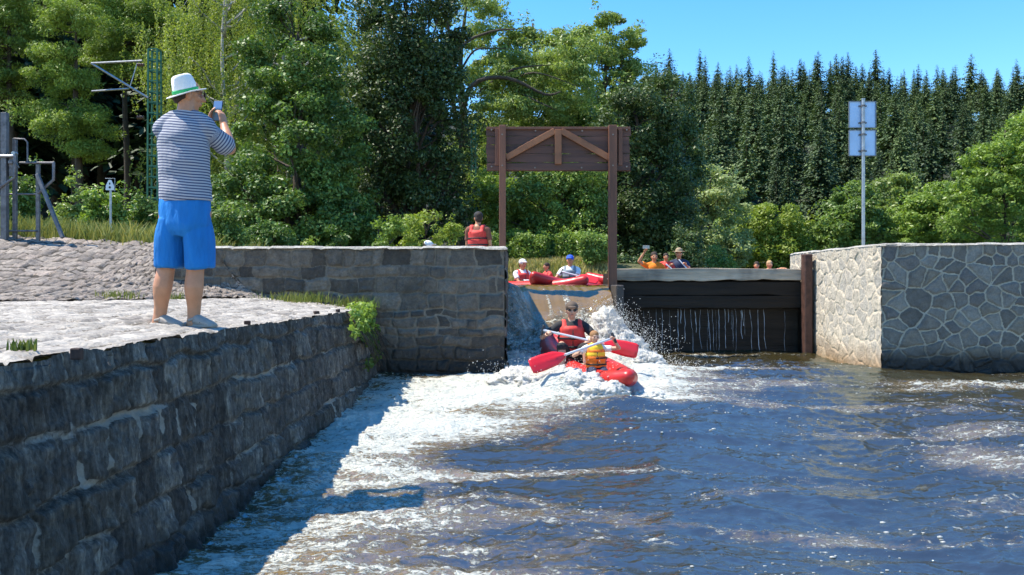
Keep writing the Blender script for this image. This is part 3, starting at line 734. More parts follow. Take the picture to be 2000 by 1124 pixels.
# old sluice winding gear at the left
MY = 12.5
def Q(px, py, dy=0): return (pxx(px, MY), MY+dy, pz(py, MY))
KB = (pxx(40, MY), MY, 1.95)
wg = thing('sluice_winding_gear', KB, 'old grey steel railing and winding gear on top of the paved slope', 'sluice gear')
def pipe(name, pts, r, mat=steel_old, n=8): mb = MB(); mb.tube([Q(*p) for p in pts], [r]*len(pts), n=n, sub=1, ref=(0, 1, 0)); return mb.build(name, mat, wg, KB, smooth=True)
mb = MB(); mb.box(((pxx(4, MY)+pxx(15, MY))/2, MY, (pz(221, MY)+1.7)/2), (.085, .085, pz(221, MY)-1.7)); mb.build('post', steel_old, wg, KB, bevel=.006)
mb = MB(); mb.box((pxx(-30, MY), MY+.1, (pz(240, MY)+1.7)/2), (.085, .085, pz(240, MY)-1.7)); mb.build('post', steel_old, wg, KB, bevel=.006)
mb = MB(); mb.box((pxx(20, MY), MY+.12, (pz(268, MY)+1.7)/2), (.055, .055, pz(268, MY)-1.7)); mb.build('post', steel_old, wg, KB, bevel=.006)
mb = MB(); mb.box((pxx(67, MY), MY+.1, (pz(320, MY)+1.7)/2), (.05, .05, pz(320, MY)-1.7)); mb.build('post', steel_old, wg, KB, bevel=.006)
pipe('handle', [(20, 269, .1), (40, 270, .1), (46, 276, .1), (46, 316, .1)], .013)
pipe('rail', [(-60, 306, -.05), (30, 306, -.05)], .022, steel)
pipe('rail', [(33, 317, .08), (99, 317, .08)], .018)
pipe('rail', [(-60, 378, .12), (67, 378, .12)], .014)
pipe('rail', [(2, 451, .05), (66, 451, .05)], .014)
pipe('hanger', [(99, 317, .08), (99, 350, .08), (70, 376, .08)], .022)
pipe('hanger', [(33, 306, -.05), (33, 347, -.05), (-6, 374, -.05)], .022)
mb = MB(); mb.beam(Q(69, 340, .05), Q(133, 466, -.15), .05, .05); mb.build('brace', steel_old, wg, KB, bevel=.005)
mb = MB(); mb.box(((pxx(17, MY)+pxx(31, MY))/2, MY+.02, (pz(306, MY)+pz(345, MY))/2), (.11, .05, .30)); mb.box((pxx(24, MY), MY-.03, pz(318, MY)), (.07, .05, .05)); mb.build('gear_box', steel_old, wg, KB, bevel=.01)
mb = MB(); mb.cyl(Q(27, 300, -.02), Q(27, 300, .06), .03, n=12); mb.beam(Q(24, 305, 0), Q(37, 328, 0), .012, .02); mb.build('crank', steel, wg, KB)

# catenary masts of the railway
green = simple('green_mast_paint', (.045, .16, .085), .5, .1, var=.3, scale=20, bmp=.1)
def mast(base, w, h, label, arms):
    t = thing('catenary_mast', base, label, 'railway mast', 'green lattice masts of the railway')
    for s_ in (-1, 1):
        for d_ in (-1, 1):
            mb = MB(); mb.beam((s_*w/2, d_*w/2, 0), (s_*w/2*.85, d_*w/2*.85, h), .05, .05); mb.build('chord', green, t)
    mb = MB(); n = int(h/(w*1.0))
    for k in range(1, n+1):
        z = h*k/n; q = w/2*(1-.15*z/h)
        mb = MB()
        for d_ in (-1, 1): mb.beam((-q-.01, d_*q, z), (q+.01, d_*q, z), .04, .02); mb.beam((d_*q, -q-.01, z), (d_*q, q+.01, z), .04, .021, up=(1, 0, 0))
        mb.build('rung', green, t)
    if arms:
        for a, b_, r in arms:
            mb = MB(); mb.cyl(a, b_, r, n=8); mb.build('arm', steel, t)
        for a in ((-.45, -.25, h-.55), (-.45, -.25, h-2.25)):
            mb = MB()
            for k in range(4): mb.cyl((a[0]+k*.06, a[1], a[2]), (a[0]+.03+k*.06, a[1], a[2]), .06, n=10)
            mb.build('insulator', simple('insulator', (.12, .06, .04), .3, bmp=0), t)
    return t
AY = 27.5; ax = pxx(302, AY); h = pz(98, AY)-1.9
def rel(px, py): return (pxx(px, AY)-ax, -.25, pz(py, AY)-1.9)
mast((ax, AY, 1.9), .34, h, 'taller green lattice railway mast with bracket arms, behind the man in the hat', [(rel(284, 123), rel(186, 128), .035), (rel(186, 128), rel(296, 195), .035), (rel(187, 182), rel(258, 177), .03), (rel(275, 127), rel(260, 176), .018)])
mast((pxx(925, 30.6), 30.6, 1.9), .17, pz(244, 30.6)-1.9, 'slim green lattice mast among leaves left of the timber frame', None)
# small white railway board
t = thing('railway_board', (pxx(215, 14.8), 14.8, 1.8), 'small white pointed board on a short pole among the bushes', 'railway sign')
mb = MB(); mb.cyl((0, .02, 0), (0, .02, pz(368, 14.8)-1.8), .02, n=8); mb.build('pole', steel, t)
z = pz(372, 14.8)-1.8; mb = MB()
sh = [(-.075, 0), (.075, 0), (.07, .08), (.022, .18), (-.022, .18), (-.07, .08)]
mb.add([(x, -.01, z+q) for x, q in sh]+[(x, .0, z+q) for x, q in sh], [tuple(range(6)), tuple(range(6, 12))[::-1]]+[(k, 6+k, 6+(k+1) % 6, (k+1) % 6) for k in range(6)])
bd = mb.build('board', simple('white_enamel', (.75, .76, .78), .4, bmp=0, var=.05), t)
mb = MB(); mb.ell((0, -.013, z+.115), (.014, .004, .020), n=10, m=6); mb.ell((0, -.013, z+.05), (.020, .004, .022), n=10, m=6); mb.build('mark', simple('black_enamel', (.02, .02, .025), .4, bmp=0), bd)
mb = MB(); mb.tube([(.088, -.01, z-.02), (.088, -.01, z+.205), (-.08, -.01, z+.205)], [.006]*3, n=6, sub=1); mb.build('bracket', steel, t)

# iron pegs set in the quay
iron = simple('iron_peg', (.05, .028, .022), .7, .3, var=.4, scale=40, bmp=.4, bd=.004)
for i, (px, py, w, lab) in enumerate(((150, 670, .045, 'rusty iron peg in the quay paving nearest the camera, by the weed tuft'), (483, 627, .05, 'rusty iron peg on the quay edge just right of the man'), (618, 607, .055, 'rusty iron peg on the quay edge, second from the pier'), (660, 603, .045, 'rusty iron peg at the far end of the quay'))):
    Y = (.325 if i else .27)*F/(py+4-HOR); mb = MB(); c = ((px-1000)/F*Y, Y, .905 if i else .93)
    mb.box((0, 0, .012), (w, w*.8, .05)); o_ = mb.build('iron_peg', iron, None, bevel=.006, loc=c); o_.rotation_euler.z = i*.4
    tag(o_, lab, 'peg', 'iron pegs in the quay')
# ================================================================== TREES, SHRUBS, GRASS
def leaf_cloud(cent, rad, n, size, g, asp=.5, up=.45, out=.5, shell=.5, ctone=None, droop=0.0, flat=False):
    """cent (k,3), rad (k,3); n leaves each -> verts, faces, tint"""
    k = len(cent); idx = np.repeat(np.arange(k), n); M = len(idx)
    d = g.normal(size=(M, 3)); d /= np.linalg.norm(d, axis=1)[:, None]
    r = g.random(M)**(1/3.); r = np.where(g.random(M) < shell, .75+.35*g.random(M), r)
    p = cent[idx]+d*r[:, None]*rad[idx]
    nrm = d*out+np.array((0, 0, up))+g.normal(size=(M, 3))*.45; nrm /= np.linalg.norm(nrm, axis=1)[:, None]
    a = g.normal(size=(M, 3)); a[:, 2] -= droop*3
    if flat: a = d*np.array((1, 1, .25))+g.normal(size=(M, 3))*.3
    a -= nrm*(a*nrm).sum(1)[:, None]; a /= np.linalg.norm(a, axis=1)[:, None]+1e-9
    b_ = np.cross(nrm, a); s = (size*np.clip(np.exp(g.normal(-.08, .32, M)), .4, 1.45))[:, None]
    v = np.stack([p-a*s*.5, p+b_*s*asp*.5+a*s*.05, p+a*s*.5, p-b_*s*asp*.5+a*s*.05], 1).reshape(-1, 3)
    f = np.arange(M*4).reshape(M, 4)
    ct = (ctone if ctone is not None else g.uniform(-.16, .16, k))[idx]
    t = np.clip(.5+ct+g.normal(0, .13, M), 0, 1)
    return v, f, np.repeat(t, 4)
def limb_mesh(mb, a, b, r0, r1, g, bend=.12, n=5):
    a = np.array(a, float); b = np.array(b, float); L = np.linalg.norm(b-a)
    p1 = a*.66+b*.34+g.normal(0, bend*L*.35, 3)+np.array((0, 0, -.06*L)); p2 = a*.33+b*.67+g.normal(0, bend*L*.35, 3)
    mb.tube([a, p1, p2, b], [r0, r0*.75+r1*.25, r0*.4+r1*.6, r1], n=n, sub=2, caps=False)
    return p1, p2
_leafm = {}
def broad_mesh(seed, env, H, puff=.55, npuff=90, nl=420, size=.12, asp=.55, r_trunk=.18, z0=.6, droop=0, up=.45, lean=0, trunk_mat=None, limbs=34, dark_in=0, flatten=.7, shell=.5, twigs=True):
    """env: list of ellipsoids (cx,cy,cz,rx,ry,rz) whose surface the leaf clumps follow -> crown mesh arrays and trunk MB"""
    g = np.random.default_rng(seed); C = []; Rr = []
    vol = np.array([e[3]*e[4]+e[4]*e[5] for e in env], float); vol /= vol.sum()
    for i in range(npuff):
        e = env[g.choice(len(env), p=vol)]
        d = g.normal(size=3); d /= np.linalg.norm(d); q = g.uniform(.55, 1.0)**.6
        c = np.array(e[:3])+d*q*np.array(e[3:])
        if c[2] < .25: c[2] = g.uniform(.25, .8)
        r = puff*g.uniform(.55, 1.35); C.append(c); Rr.append((r, r, r*flatten*g.uniform(.7, 1.2)))
    C = np.array(C); Rr = np.array(Rr)
    v, f, t = leaf_cloud(C, Rr, nl, size, g, asp, up, droop=droop, shell=shell)
    # loose sprays between the clumps
    k = np.array([g.choice(len(C)) for _ in range(npuff)]); C2 = C[k]+g.normal(size=(npuff, 3))*puff*.8
    v2, f2, t2 = leaf_cloud(C2, np.full((npuff, 3), puff*.8), nl//6, size, g, asp, up, droop=droop, shell=0)
    v = np.concatenate([v, v2]); f = np.concatenate([f, f2+len(v)-len(v2)]); t = np.concatenate([t, t2])
    keep = (v.reshape(-1, 4, 3)[:, :, 2].min(1) > .02); v = v.reshape(-1, 4, 3)[keep].reshape(-1, 3); t = t.reshape(-1, 4)[keep].ravel(); f = np.arange(len(v)).reshape(-1, 4)
    mb = MB(); top = max(e[2]+e[5]*.5 for e in env); x0 = 0.0
    pts = []; n = 6
    for i in range(n+1):
        z = -.3+(top+.3)*i/n; pts.append((lean*max(z, 0)/top+.06*r_trunk*10*math.sin(i*1.7+seed)*(i > 0), .05*math.cos(i*2.1+seed)*i*.5, z))
    mb.tube(pts, [r_trunk*(1.25 if i == 0 else 1-.8*i/n) for i in range(n+1)], n=9, sub=3, caps=False)
    order = g.permutation(len(C))[:limbs]
    for i in order:
        c = C[i]; zz = max(z0, c[2]-abs(g.normal(0, .18))*H-.25*math.hypot(c[0], c[1])); zz = min(zz, top*.95); k = (zz+.3)/(top+.3)*n; j = int(min(k, n-1e-3)); w = k-j
        a = np.array(pts[j])*(1-w)+np.array(pts[j+1])*w
        rr = r_trunk*(1-.8*k/n)*.5
        p1, p2 = limb_mesh(mb, a, c, max(rr, .02), .012, g)
        if twigs:
            for q in (p1, p2):
                e = q+(c-a)*.3+g.normal(0, .35, 3); limb_mesh(mb, q, e, max(rr*.4, .012), .006, g, n=4)
    return v, f, t, mb
def plant(name, loc, parts, label, cat, group=None, mat=None, tm=None, rz=0, sc_=1, meshes=None):
    t = thing(name, loc, label, cat, group, rz)
    if meshes is None:
        v, f, tt, mb = parts
        me1 = mesh_np('crown', v, f, mat, False, {'tint': tt}); me2 = mesh_np('trunk', mb.v, mb.f, tm or bark, True)
    else: me1, me2 = meshes
    o1 = ob('crown', me1, t); o2 = ob('trunk', me2, t)
    t.scale = (sc_,)*3
    return t, (me1, me2)
lm_gloss = leaf_mat('glossy_dark_leaf', (.025, .05, .013), (.082, .15, .032), (.22, .33, .075), gloss=.5, trans=.25)
lm_dark = leaf_mat('dark_leaf', (.030, .050, .016), (.068, .11, .032), (.14, .20, .055), gloss=.5, trans=.2)
lm_birch = leaf_mat('birch_leaf', (.13, .175, .03), (.24, .30, .06), (.36, .41, .11), gloss=.5, trans=.35)
lm_pine = leaf_mat('soft_needle', (.11, .165, .035), (.22, .31, .06), (.35, .45, .10), gloss=.55, trans=.3)
lm_willow = leaf_mat('willow_leaf', (.11, .155, .04), (.225, .30, .075), (.36, .44, .14), gloss=.45, trans=.35)
lm_pale = leaf_mat('pale_willow_leaf', (.13, .17, .07), (.27, .33, .13), (.40, .47, .22), gloss=.45, trans=.35)
lm_yellow = leaf_mat('yellow_green_leaf', (.13, .18, .028), (.22, .29, .045), (.33, .40, .08), gloss=.5, trans=.35)
lm_green = leaf_mat('green_leaf', (.06, .10, .024), (.145, .225, .048), (.27, .37, .085), gloss=.42, trans=.3)
lm_bright = leaf_mat('bright_leaf', (.09, .14, .026), (.18, .27, .05), (.29, .40, .08), gloss=.45, trans=.35)
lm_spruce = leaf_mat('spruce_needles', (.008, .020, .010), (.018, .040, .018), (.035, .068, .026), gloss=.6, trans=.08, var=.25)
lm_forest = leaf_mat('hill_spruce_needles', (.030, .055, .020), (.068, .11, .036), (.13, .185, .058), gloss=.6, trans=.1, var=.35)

def base_at(px, Y, dz=0):
    X = (px-1000)/F*Y; return np.array([X, Y, float(groundz(X, Y))+dz])
def topz(py, Y): return EYE+(HOR-py)/F*Y

# ---- the big dark-leaved tree, its left side in the sun
B = base_at(585, 24); H = topz(10, 24)-B[2]
p = broad_mesh(101, [(-.2, 0, H*.78, 1.25, 1.3, H*.24), (.1, 0, H*.45, 2.0, 1.8, H*.26), (-.3, -.3, H*.2, 2.3, 1.8, H*.2), (.6, -.2, H*.14, 2.2, 1.6, 1.2)], H, .37, 230, 400, .105, .58, .16, .5, limbs=60)
plant('alder_tree', B, p, 'dark glossy-leaved tree behind the pier, its left side sunlit', 'tree', 'broadleaf trees on the bank', lm_gloss)
# ---- the darkest tree between it and the timber frame
B = base_at(800, 27); H = topz(-45, 27)-B[2]
p = broad_mesh(102, [(0, 0, H*.78, 1.7, 1.6, H*.26), (0, 0, H*.5, 2.0, 1.8, H*.28), (0, .2, H*.2, 1.9, 1.6, H*.2)], H, .5, 230, 330, .12, .5, .24, .8, limbs=60)
plant('ash_tree', B, p, 'tall very dark tree rising above the frame between the glossy tree and the willow', 'tree', 'broadleaf trees on the bank', lm_dark)
# ---- weeping birch: hanging strands
def birch(seed, H, rx, n_str, mat):
    g = np.random.default_rng(seed); V = []; T = []
    for i in range(n_str):
        a = g.uniform(0, 2*math.pi); zz = H*g.uniform(.22, 1.0); w = rx*(.35+.75*math.sin(math.pi*min(1, max(.06, (H-zz)/H*1.15)))**.7)
        w *= 1+.28*math.sin(a*3+zz*1.1)+.15*math.sin(a*5-zz*2); r = w*g.uniform(.3, 1.0)**.5; x, y = r*math.cos(a), r*math.sin(a); L = g.uniform(.8, 2.4)*(.6 if zz > .8*H else 1); m = int(L*30)
        k = np.arange(m)/30.; sway = np.cumsum(g.normal(0, .010, (m, 2)), 0)
        c = np.stack([x+sway[:, 0]*2+.25*k*math.cos(a)*.3, y+sway[:, 1]*2, zz-k], 1)+g.normal(0, .035, (m, 3))
        V.append(c); T.append(np.full(m, g.uniform(-.25, .25)))
    c = np.concatenate(V); ct = np.concatenate(T)
    return leaf_cloud(c, np.full((len(c), 3), .04), 2, .075, g, .55, .25, .3, ctone=ct, droop=.8)
def birch_trunk(seed, H, rx):
    g = np.random.default_rng(seed); mb = MB()
    pts = [(.12*math.sin(i*1.3+seed)*(i > 0), .08*math.cos(i), H*.96*i/6-.3*(i == 0)) for i in range(7)]
    mb.tube(pts, [.16*(1.1-i*.155) for i in range(7)], n=9, sub=3, caps=False)
    for i in range(34):
        z = H*g.uniform(.22, .9); a = g.uniform(0, 6.28); w = rx*.75*math.sin(math.pi*min(1, (H-z)/H*1.1+.05))
        e = np.array((w*math.cos(a), w*math.sin(a), z+H*.10)); limb_mesh(mb, (0, 0, z), e, .045, .012, g); 
        limb_mesh(mb, e, e+np.array((.5*math.cos(a), .5*math.sin(a), -.6)), .012, .004, g, n=4)
    return mb
for i, (px, Y, py, rx, sd, lab) in enumerate(((440, 33, -60, 2.6, 5, 'pale weeping birch right behind the man with hanging strands of small leaves'), (560, 37, -130, 3.9, 6, 'taller weeping birch rising behind the dark glossy tree'))):
    B = base_at(px, Y); H = topz(py, Y)-B[2]; v, f, t = birch(sd, H, rx, 1900 if i else 1100, None)
    plant('weeping_birch', B, (v, f, t, birch_trunk(sd, H, rx)), lab, 'tree', 'weeping birches', lm_birch, bark_birch)
# ---- soft light-green conifers on the left (layered, drooping sprays)
def layered(seed, H, specs, nl=460, size=.13, mat=None):
    g = np.random.default_rng(seed); C = []; Rr = []
    for (x, y, z, rx, rz, n) in specs:
        for i in range(n):
            a = g.uniform(0, 6.28); r = g.uniform(0, 1)**.5
            C.append((x+rx*r*math.cos(a), y+rx*.8*r*math.sin(a), z+rz*g.uniform(-1, 1)*(1-.6*r)-.25*r*rx*.4)); q = g.uniform(.28, .6); Rr.append((q*1.15, q*1.1, q*.62))
    C = np.array(C); Rr = np.array(Rr)
    v, f, t = leaf_cloud(C, Rr, nl, size, g, .24, .5, .35, shell=.25, flat=False, droop=.35)
    mb = MB(); mb.tube([(0, 0, -.3), (.1, 0, H*.3), (-.05, 0, H*.6), (0, 0, H)], [.2, .15, .1, .02], n=8, caps=False)
    for i in range(0, len(C), 3): limb_mesh(mb, (0, 0, min(H*.97, max(.5, C[i][2]-.1))), C[i], .035, .008, g)
    return v, f, t, mb
Y = 33; s_ = Y/F
def spec(B, lst, Y): return [((px-1000)/F*Y-B[0], g_*.0, topz(py, Y)-B[2], r*Y/F, rz*Y/F, n) for (px, py, r, rz, n) in lst for g_ in (0,)]
B = base_at(150, Y)
p = layered(21, topz(-10, Y)-B[2], spec(B, [(155, 240, 75, 40, 34), (120, 150, 60, 40, 26), (110, 105, 40, 30, 14), (180, 290, 50, 20, 14), (80, 215, 40, 30, 10), (150, 30, 55, 50, 22)], Y))
plant('larch_tree', B, p, 'light green feathery conifer left of the lattice mast, over dark trunks', 'tree', 'feathery light conifers', lm_pine)
B = base_at(245, 36)
p = layered(22, topz(-60, 36)-B[2], spec(B, [(250, 60, 80, 60, 50), (270, 130, 55, 40, 24), (215, -20, 60, 50, 24), (300, 10, 60, 50, 22), (200, 110, 40, 30, 12), (340, 70, 50, 60, 22)], 36))
plant('larch_tree', B, p, 'feathery conifer with its crown behind the top of the lattice mast', 'tree', 'feathery light conifers', lm_pine)
B = base_at(20, 34)
p = layered(23, topz(-60, 34)-B[2], spec(B, [(15, 60, 60, 70, 40), (0, 160, 55, 50, 30), (30, 10, 60, 60, 26), (-60, 100, 70, 90, 40)], 34))
plant('spruce_tree', B, p, 'dark spruce at the top left edge above the winding gear', 'tree', None, lm_green)
# ---- willow with visible limbs behind the frame
B = base_at(905, 34); H = topz(-20, 34)-B[2]; k = 34/F
def E(px, py, rx, rz, B, Y, ry=None): return ((px-1000)/F*Y-B[0], 0, topz(py, Y)-B[2], rx*Y/F, (ry or rx)*Y/F, rz*Y/F)
p = broad_mesh(104, [E(920, 40, 60, 60, B, 34), E(985, 150, 90, 45, B, 34), E(1085, 170, 90, 60, B, 34), E(1000, 235, 110, 40, B, 34), E(1110, 110, 60, 40, B, 34), E(930, 330, 60, 80, B, 34)], H, .42, 210, 300, .15, .3, .26, 3, droop=.3, limbs=0, flatten=.5)
mb = p[3]; g = np.random.default_rng(1)
for pts, r in (([(905, 300), (890, 200), (905, 120), (960, 90), (1010, 85)], .11), ([(900, 260), (925, 190), (990, 175), (1060, 205), (1090, 200)], .12), ([(940, 185), (1000, 160), (1080, 150)], .07), ([(1000, 180), (1050, 220), (1085, 235)], .05), ([(990, 172), (1040, 165), (1120, 190)], .05), ([(890, 120), (880, 40), (930, -10)], .08), ([(905, 140), (930, 125), (960, 120), (1000, 122)], .05)):
    mb.tube([((a-1000)/F*34-B[0], -1.9, topz(b_, 34)-B[2]) if i else ((a-1000)/F*34-B[0], -.6, topz(b_, 34)-B[2]) for i, (a, b_) in enumerate(pts)], [r*(1-.8*i/(len(pts)-1)) for i in range(len(pts))], n=7, sub=4, caps=False)
plant('willow_tree', B, p, 'light green willow with dark crooked limbs reaching over the timber frame', 'tree', 'willows', lm_willow)
# ---- tall crown against the sky
B = base_at(1180, 43); H = topz(28, 43)-B[2]
p = broad_mesh(105, [E(1185, 75, 68, 38, B, 43), E(1160, 150, 85, 55, B, 43), E(1240, 120, 32, 40, B, 43), E(1180, 260, 110, 80, B, 43), E(1090, 110, 55, 50, B, 43)], H, .5, 200, 260, .15, .5, .26, 3, limbs=50, flatten=.45)
plant('ash_tree', B, p, 'tall open-crowned tree standing highest against the sky behind the timber frame', 'tree', 'broadleaf trees on the bank', lm_willow)
B = base_at(1040, 47)
p = broad_mesh(106, [E(1040, 120, 75, 60, B, 47), E(975, 90, 60, 90, B, 47), E(1060, 260, 110, 90, B, 47)], 12, .6, 150, 260, .17, .45, .26, 3, limbs=30, flatten=.5)
plant('ash_tree', B, p, 'hazy green tree behind the willow, its top touching the sky', 'tree', 'broadleaf trees on the bank', lm_willow)
# ---- dark alders behind the frame
B = base_at(1245, 31); H = topz(180, 31)-B[2]
p = broad_mesh(107, [E(1235, 250, 85, 75, B, 31), E(1270, 380, 85, 110, B, 31), E(1195, 400, 95, 110, B, 31), E(1290, 470, 70, 60, B, 31)], H, .45, 230, 300, .13, .5, .2, .6, limbs=50)
plant('alder_tree', B, p, 'dark rounded tree right of the timber frame behind the raft of photographers', 'tree', 'broadleaf trees on the bank', lm_dark)
B = base_at(1095, 28.5); H = topz(320, 28.5)-B[2]
p = broad_mesh(108, [E(1075, 400, 90, 65, B, 28.5), E(1130, 420, 60, 80, B, 28.5), E(1030, 440, 50, 50, B, 28.5), E(1110, 345, 70, 40, B, 28.5)], H, .36, 170, 280, .10, .55, .12, .3, limbs=50)
plant('alder_tree', B, p, 'leafy green tree seen through the opening under the boarded panel', 'tree', 'broadleaf trees on the bank', lm_green)
B = base_at(955, 29); H = topz(330, 29)-B[2]
p = broad_mesh(109, [E(960, 390, 45, 60, B, 29), E(990, 450, 40, 35, B, 29)], H, .34, 60, 260, .10, .55, .08, .3, limbs=24)
plant('alder_tree', B, p, 'bushy young tree behind the left post of the timber frame', 'tree', 'broadleaf trees on the bank', lm_bright)
B = base_at(1310, 48); H = topz(150, 48)-B[2]
p = broad_mesh(110, [E(1300, 200, 45, 60, B, 48), E(1315, 330, 60, 110, B, 48), E(1250, 230, 60, 80, B, 48)], H, .6, 130, 250, .18, .5, .22, 1, limbs=30)
plant('alder_tree', B, p, 'narrow dark tree standing between the rounded dark tree and the spruce hill', 'tree', 'broadleaf trees on the bank', lm_dark)
B = base_at(1150, 36); H = topz(200, 36)-B[2]
p = broad_mesh(119, [E(1150, 280, 80, 60, B, 36), E(1160, 400, 90, 90, B, 36), E(1060, 330, 60, 60, B, 36)], H, .5, 140, 260, .15, .5, .18, 1, limbs=30)
plant('alder_tree', B, p, 'green tree partly hidden by the boarded panel of the timber frame', 'tree', 'broadleaf trees on the bank', lm_green)
# ---- riverside trees in the middle distance on the right
for i, (px, Y, lst, sd, lmt, nm, lab, n) in enumerate((
    (1385, 60, [(1385, 372, 60, 52), (1345, 412, 48, 60), (1420, 440, 45, 60), (1390, 490, 75, 40)], 111, lm_pale, 'willow_tree', 'pale grey-green willow right of the dark alder, in front of the spruce hill', 120),
    (1515, 64, [(1510, 440, 62, 45), (1480, 480, 55, 50), (1560, 470, 40, 40), (1520, 505, 80, 30)], 112, lm_yellow, 'willow_tree', 'round yellow-green willow above the right end of the weir', 130),
    (1660, 63, [(1665, 400, 45, 40), (1650, 450, 65, 50), (1700, 455, 45, 45), (1620, 480, 40, 40)], 113, lm_green, 'maple_tree', 'mid green domed tree directly behind the sign post', 130),
    (1755, 80, [(1745, 400, 45, 55), (1730, 440, 50, 50), (1790, 430, 50, 50)], 114, lm_willow, 'maple_tree', 'dull green tree in the dip between the sign post and the bright trees', 110),
    (1850, 62, [(1850, 400, 70, 50), (1800, 440, 65, 55), (1880, 430, 70, 70), (1760, 470, 50, 30)], 115, lm_bright, 'maple_tree', 'bright green spreading tree behind the right pier', 170),
    (1960, 56, [(1960, 330, 75, 60), (1920, 400, 80, 80), (2010, 300, 60, 90), (1980, 450, 80, 60)], 116, lm_bright, 'maple_tree', 'tallest bright green tree at the right edge of the scene', 190),
    (2060, 60, [(2060, 280, 90, 90), (2040, 400, 90, 90)], 117, lm_bright, 'maple_tree', 'bright green tree just beyond the right edge', 120),
    (1440, 75, [(1445, 470, 60, 45), (1400, 500, 50, 30)], 118, lm_green, 'maple_tree', 'small shaded tree between the pale willow and the yellow willow', 70),
    (1590, 72, [(1595, 470, 40, 35), (1570, 500, 40, 25)], 120, lm_willow, 'maple_tree', 'low grey-green tree filling the gap right of the yellow willow', 60))):
    B = base_at(px, Y); B[2] = min(B[2], 2.5)
    p = broad_mesh(sd, [E(a, b_, c, d, B, Y) for a, b_, c, d in lst], 8, .62*Y/62, n, 210, .24*Y/62, .5, .2, .5, limbs=22, flatten=.6, twigs=False)
    plant(nm, B, p, lab, 'tree', 'riverside trees in the middle distance', lmt)
# ---- spruces
def spruce_arrays(seed, H, R0, nwh, nb, nq, q, bare=.08, droop=.28, shp=.92):
    g = np.random.default_rng(seed); V = []; T = []
    mb = MB(); mb.cyl((0, 0, -1.5), (0, 0, H*.98), .012*H+.02, .01, n=6)
    P_, A_, S_ = [], [], []
    for i in range(nwh):
        u = i/(nwh-1); z = H*(bare+(1-bare)*u**.92); rr = R0*(1-u)**shp*g.uniform(.75, 1.15)+.05
        for b in range(max(3, int(nb*(1-.4*u)))):
            a = g.uniform(0, 6.283); L = rr*g.uniform(.65, 1.15); dz = -droop*L*g.uniform(.5, 1.4); n = max(2, int(nq*(L/R0)+1))
            k = (np.arange(n)+.6)/n; x = np.cos(a)*L*k; y = np.sin(a)*L*k; zz = z+dz*k**1.5+.10*L*(k > .8)
            P_.append(np.stack([x, y, zz], 1)+g.normal(0, .03*R0, (n, 3))); A_.append(np.full(n, a)); S_.append(q*(1.15-.55*k)*(.22+.78*L/R0)); T.append(np.full(n, g.uniform(-.2, .2))+.25*(k-.5))
    p = np.concatenate(P_); a = np.concatenate(A_)+g.normal(0, .5, len(p)); s = np.concatenate(S_)*g.uniform(.7, 1.3, len(p)); t = np.clip(.45+np.concatenate(T)+g.normal(0, .1, len(p)), 0, 1)
    dr = np.stack([np.cos(a), np.sin(a), -.35+.25*g.normal(size=len(p))], 1); dr /= np.linalg.norm(dr, axis=1)[:, None]
    sd = np.stack([-np.sin(a), np.cos(a), g.normal(0, .45, len(p))], 1); sd /= np.linalg.norm(sd, axis=1)[:, None]
    s = s[:, None]; w = .42
    v = np.stack([p-dr*s*.5, p+sd*s*w, p+dr*s*.75-np.array((0, 0, .15))*s, p-sd*s*w], 1).reshape(-1, 3)
    return v, np.arange(len(v)).reshape(-1, 4), np.repeat(t, 4), mb
def spruce_meshes(sd, *a, mat=lm_forest, **k):
    v, f, t, mb = spruce_arrays(sd, *a, **k)
    return mesh_np('crown', v, f, mat, False, {'tint': t}), mesh_np('trunk', mb.v, mb.f, bark, True)
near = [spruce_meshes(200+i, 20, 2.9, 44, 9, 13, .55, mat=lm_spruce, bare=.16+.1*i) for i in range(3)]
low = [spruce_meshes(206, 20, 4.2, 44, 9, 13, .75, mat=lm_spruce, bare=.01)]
far = [spruce_meshes(210+i, 20, 4.3+.35*i, 46, 12, 12, .95, bare=(.06, .1, .2, .12, .3)[i], shp=(.72, .8, .68, .76, .85)[i]) for i in range(5)]
g = np.random.default_rng(77)
def place_spruce(px, Y, hh, ms, lab, grp, dz=0):
    B = base_at(px, Y); t, _ = plant('spruce_tree', (B[0], B[1], B[2]+dz), None, lab, 'tree', grp, rz=g.uniform(0, 6.28), sc_=hh/20, meshes=ms[g.integers(len(ms))])
    return t
# forest on the hill at the right: rows with jitter
rows = [(94, 6), (102, 6), (111, 5.6), (121, 5.4), (132, 5.4), (145, 5.4), (160, 5.4), (176, 6), (194, 6.2), (212, 5.6), (230, 5.0), (246, 4.4), (258, 4.0)]
cnt = 0
for Y, st in rows:
    x = (1255-1000)/F*Y-4
    while x < (2030-1000)/F*Y+3:
        yy = Y+g.uniform(-4, 4)*(Y < 240); px = x/yy*F+1000; h_ = g.uniform(10, 15) if Y < 130 else g.uniform(12.5, 18)
        if 1340 < px < 1400 and Y > 200: h_ += 0
        if Y > 200: h_ = g.uniform(13.5, 17) if g.random() < .85 else g.uniform(17, 21)
        if 1350 < px < 1395 and Y > 220: h_ += 6
        place_spruce(px, yy, h_, far, 'tall dark spruce in the dense conifer wood covering the hill beyond the pond', 'spruces on the far hill'); cnt += 1
        x += st*g.uniform(.7, 1.3)*(1.15 if Y > 150 else 1)
print('hill spruces', cnt)
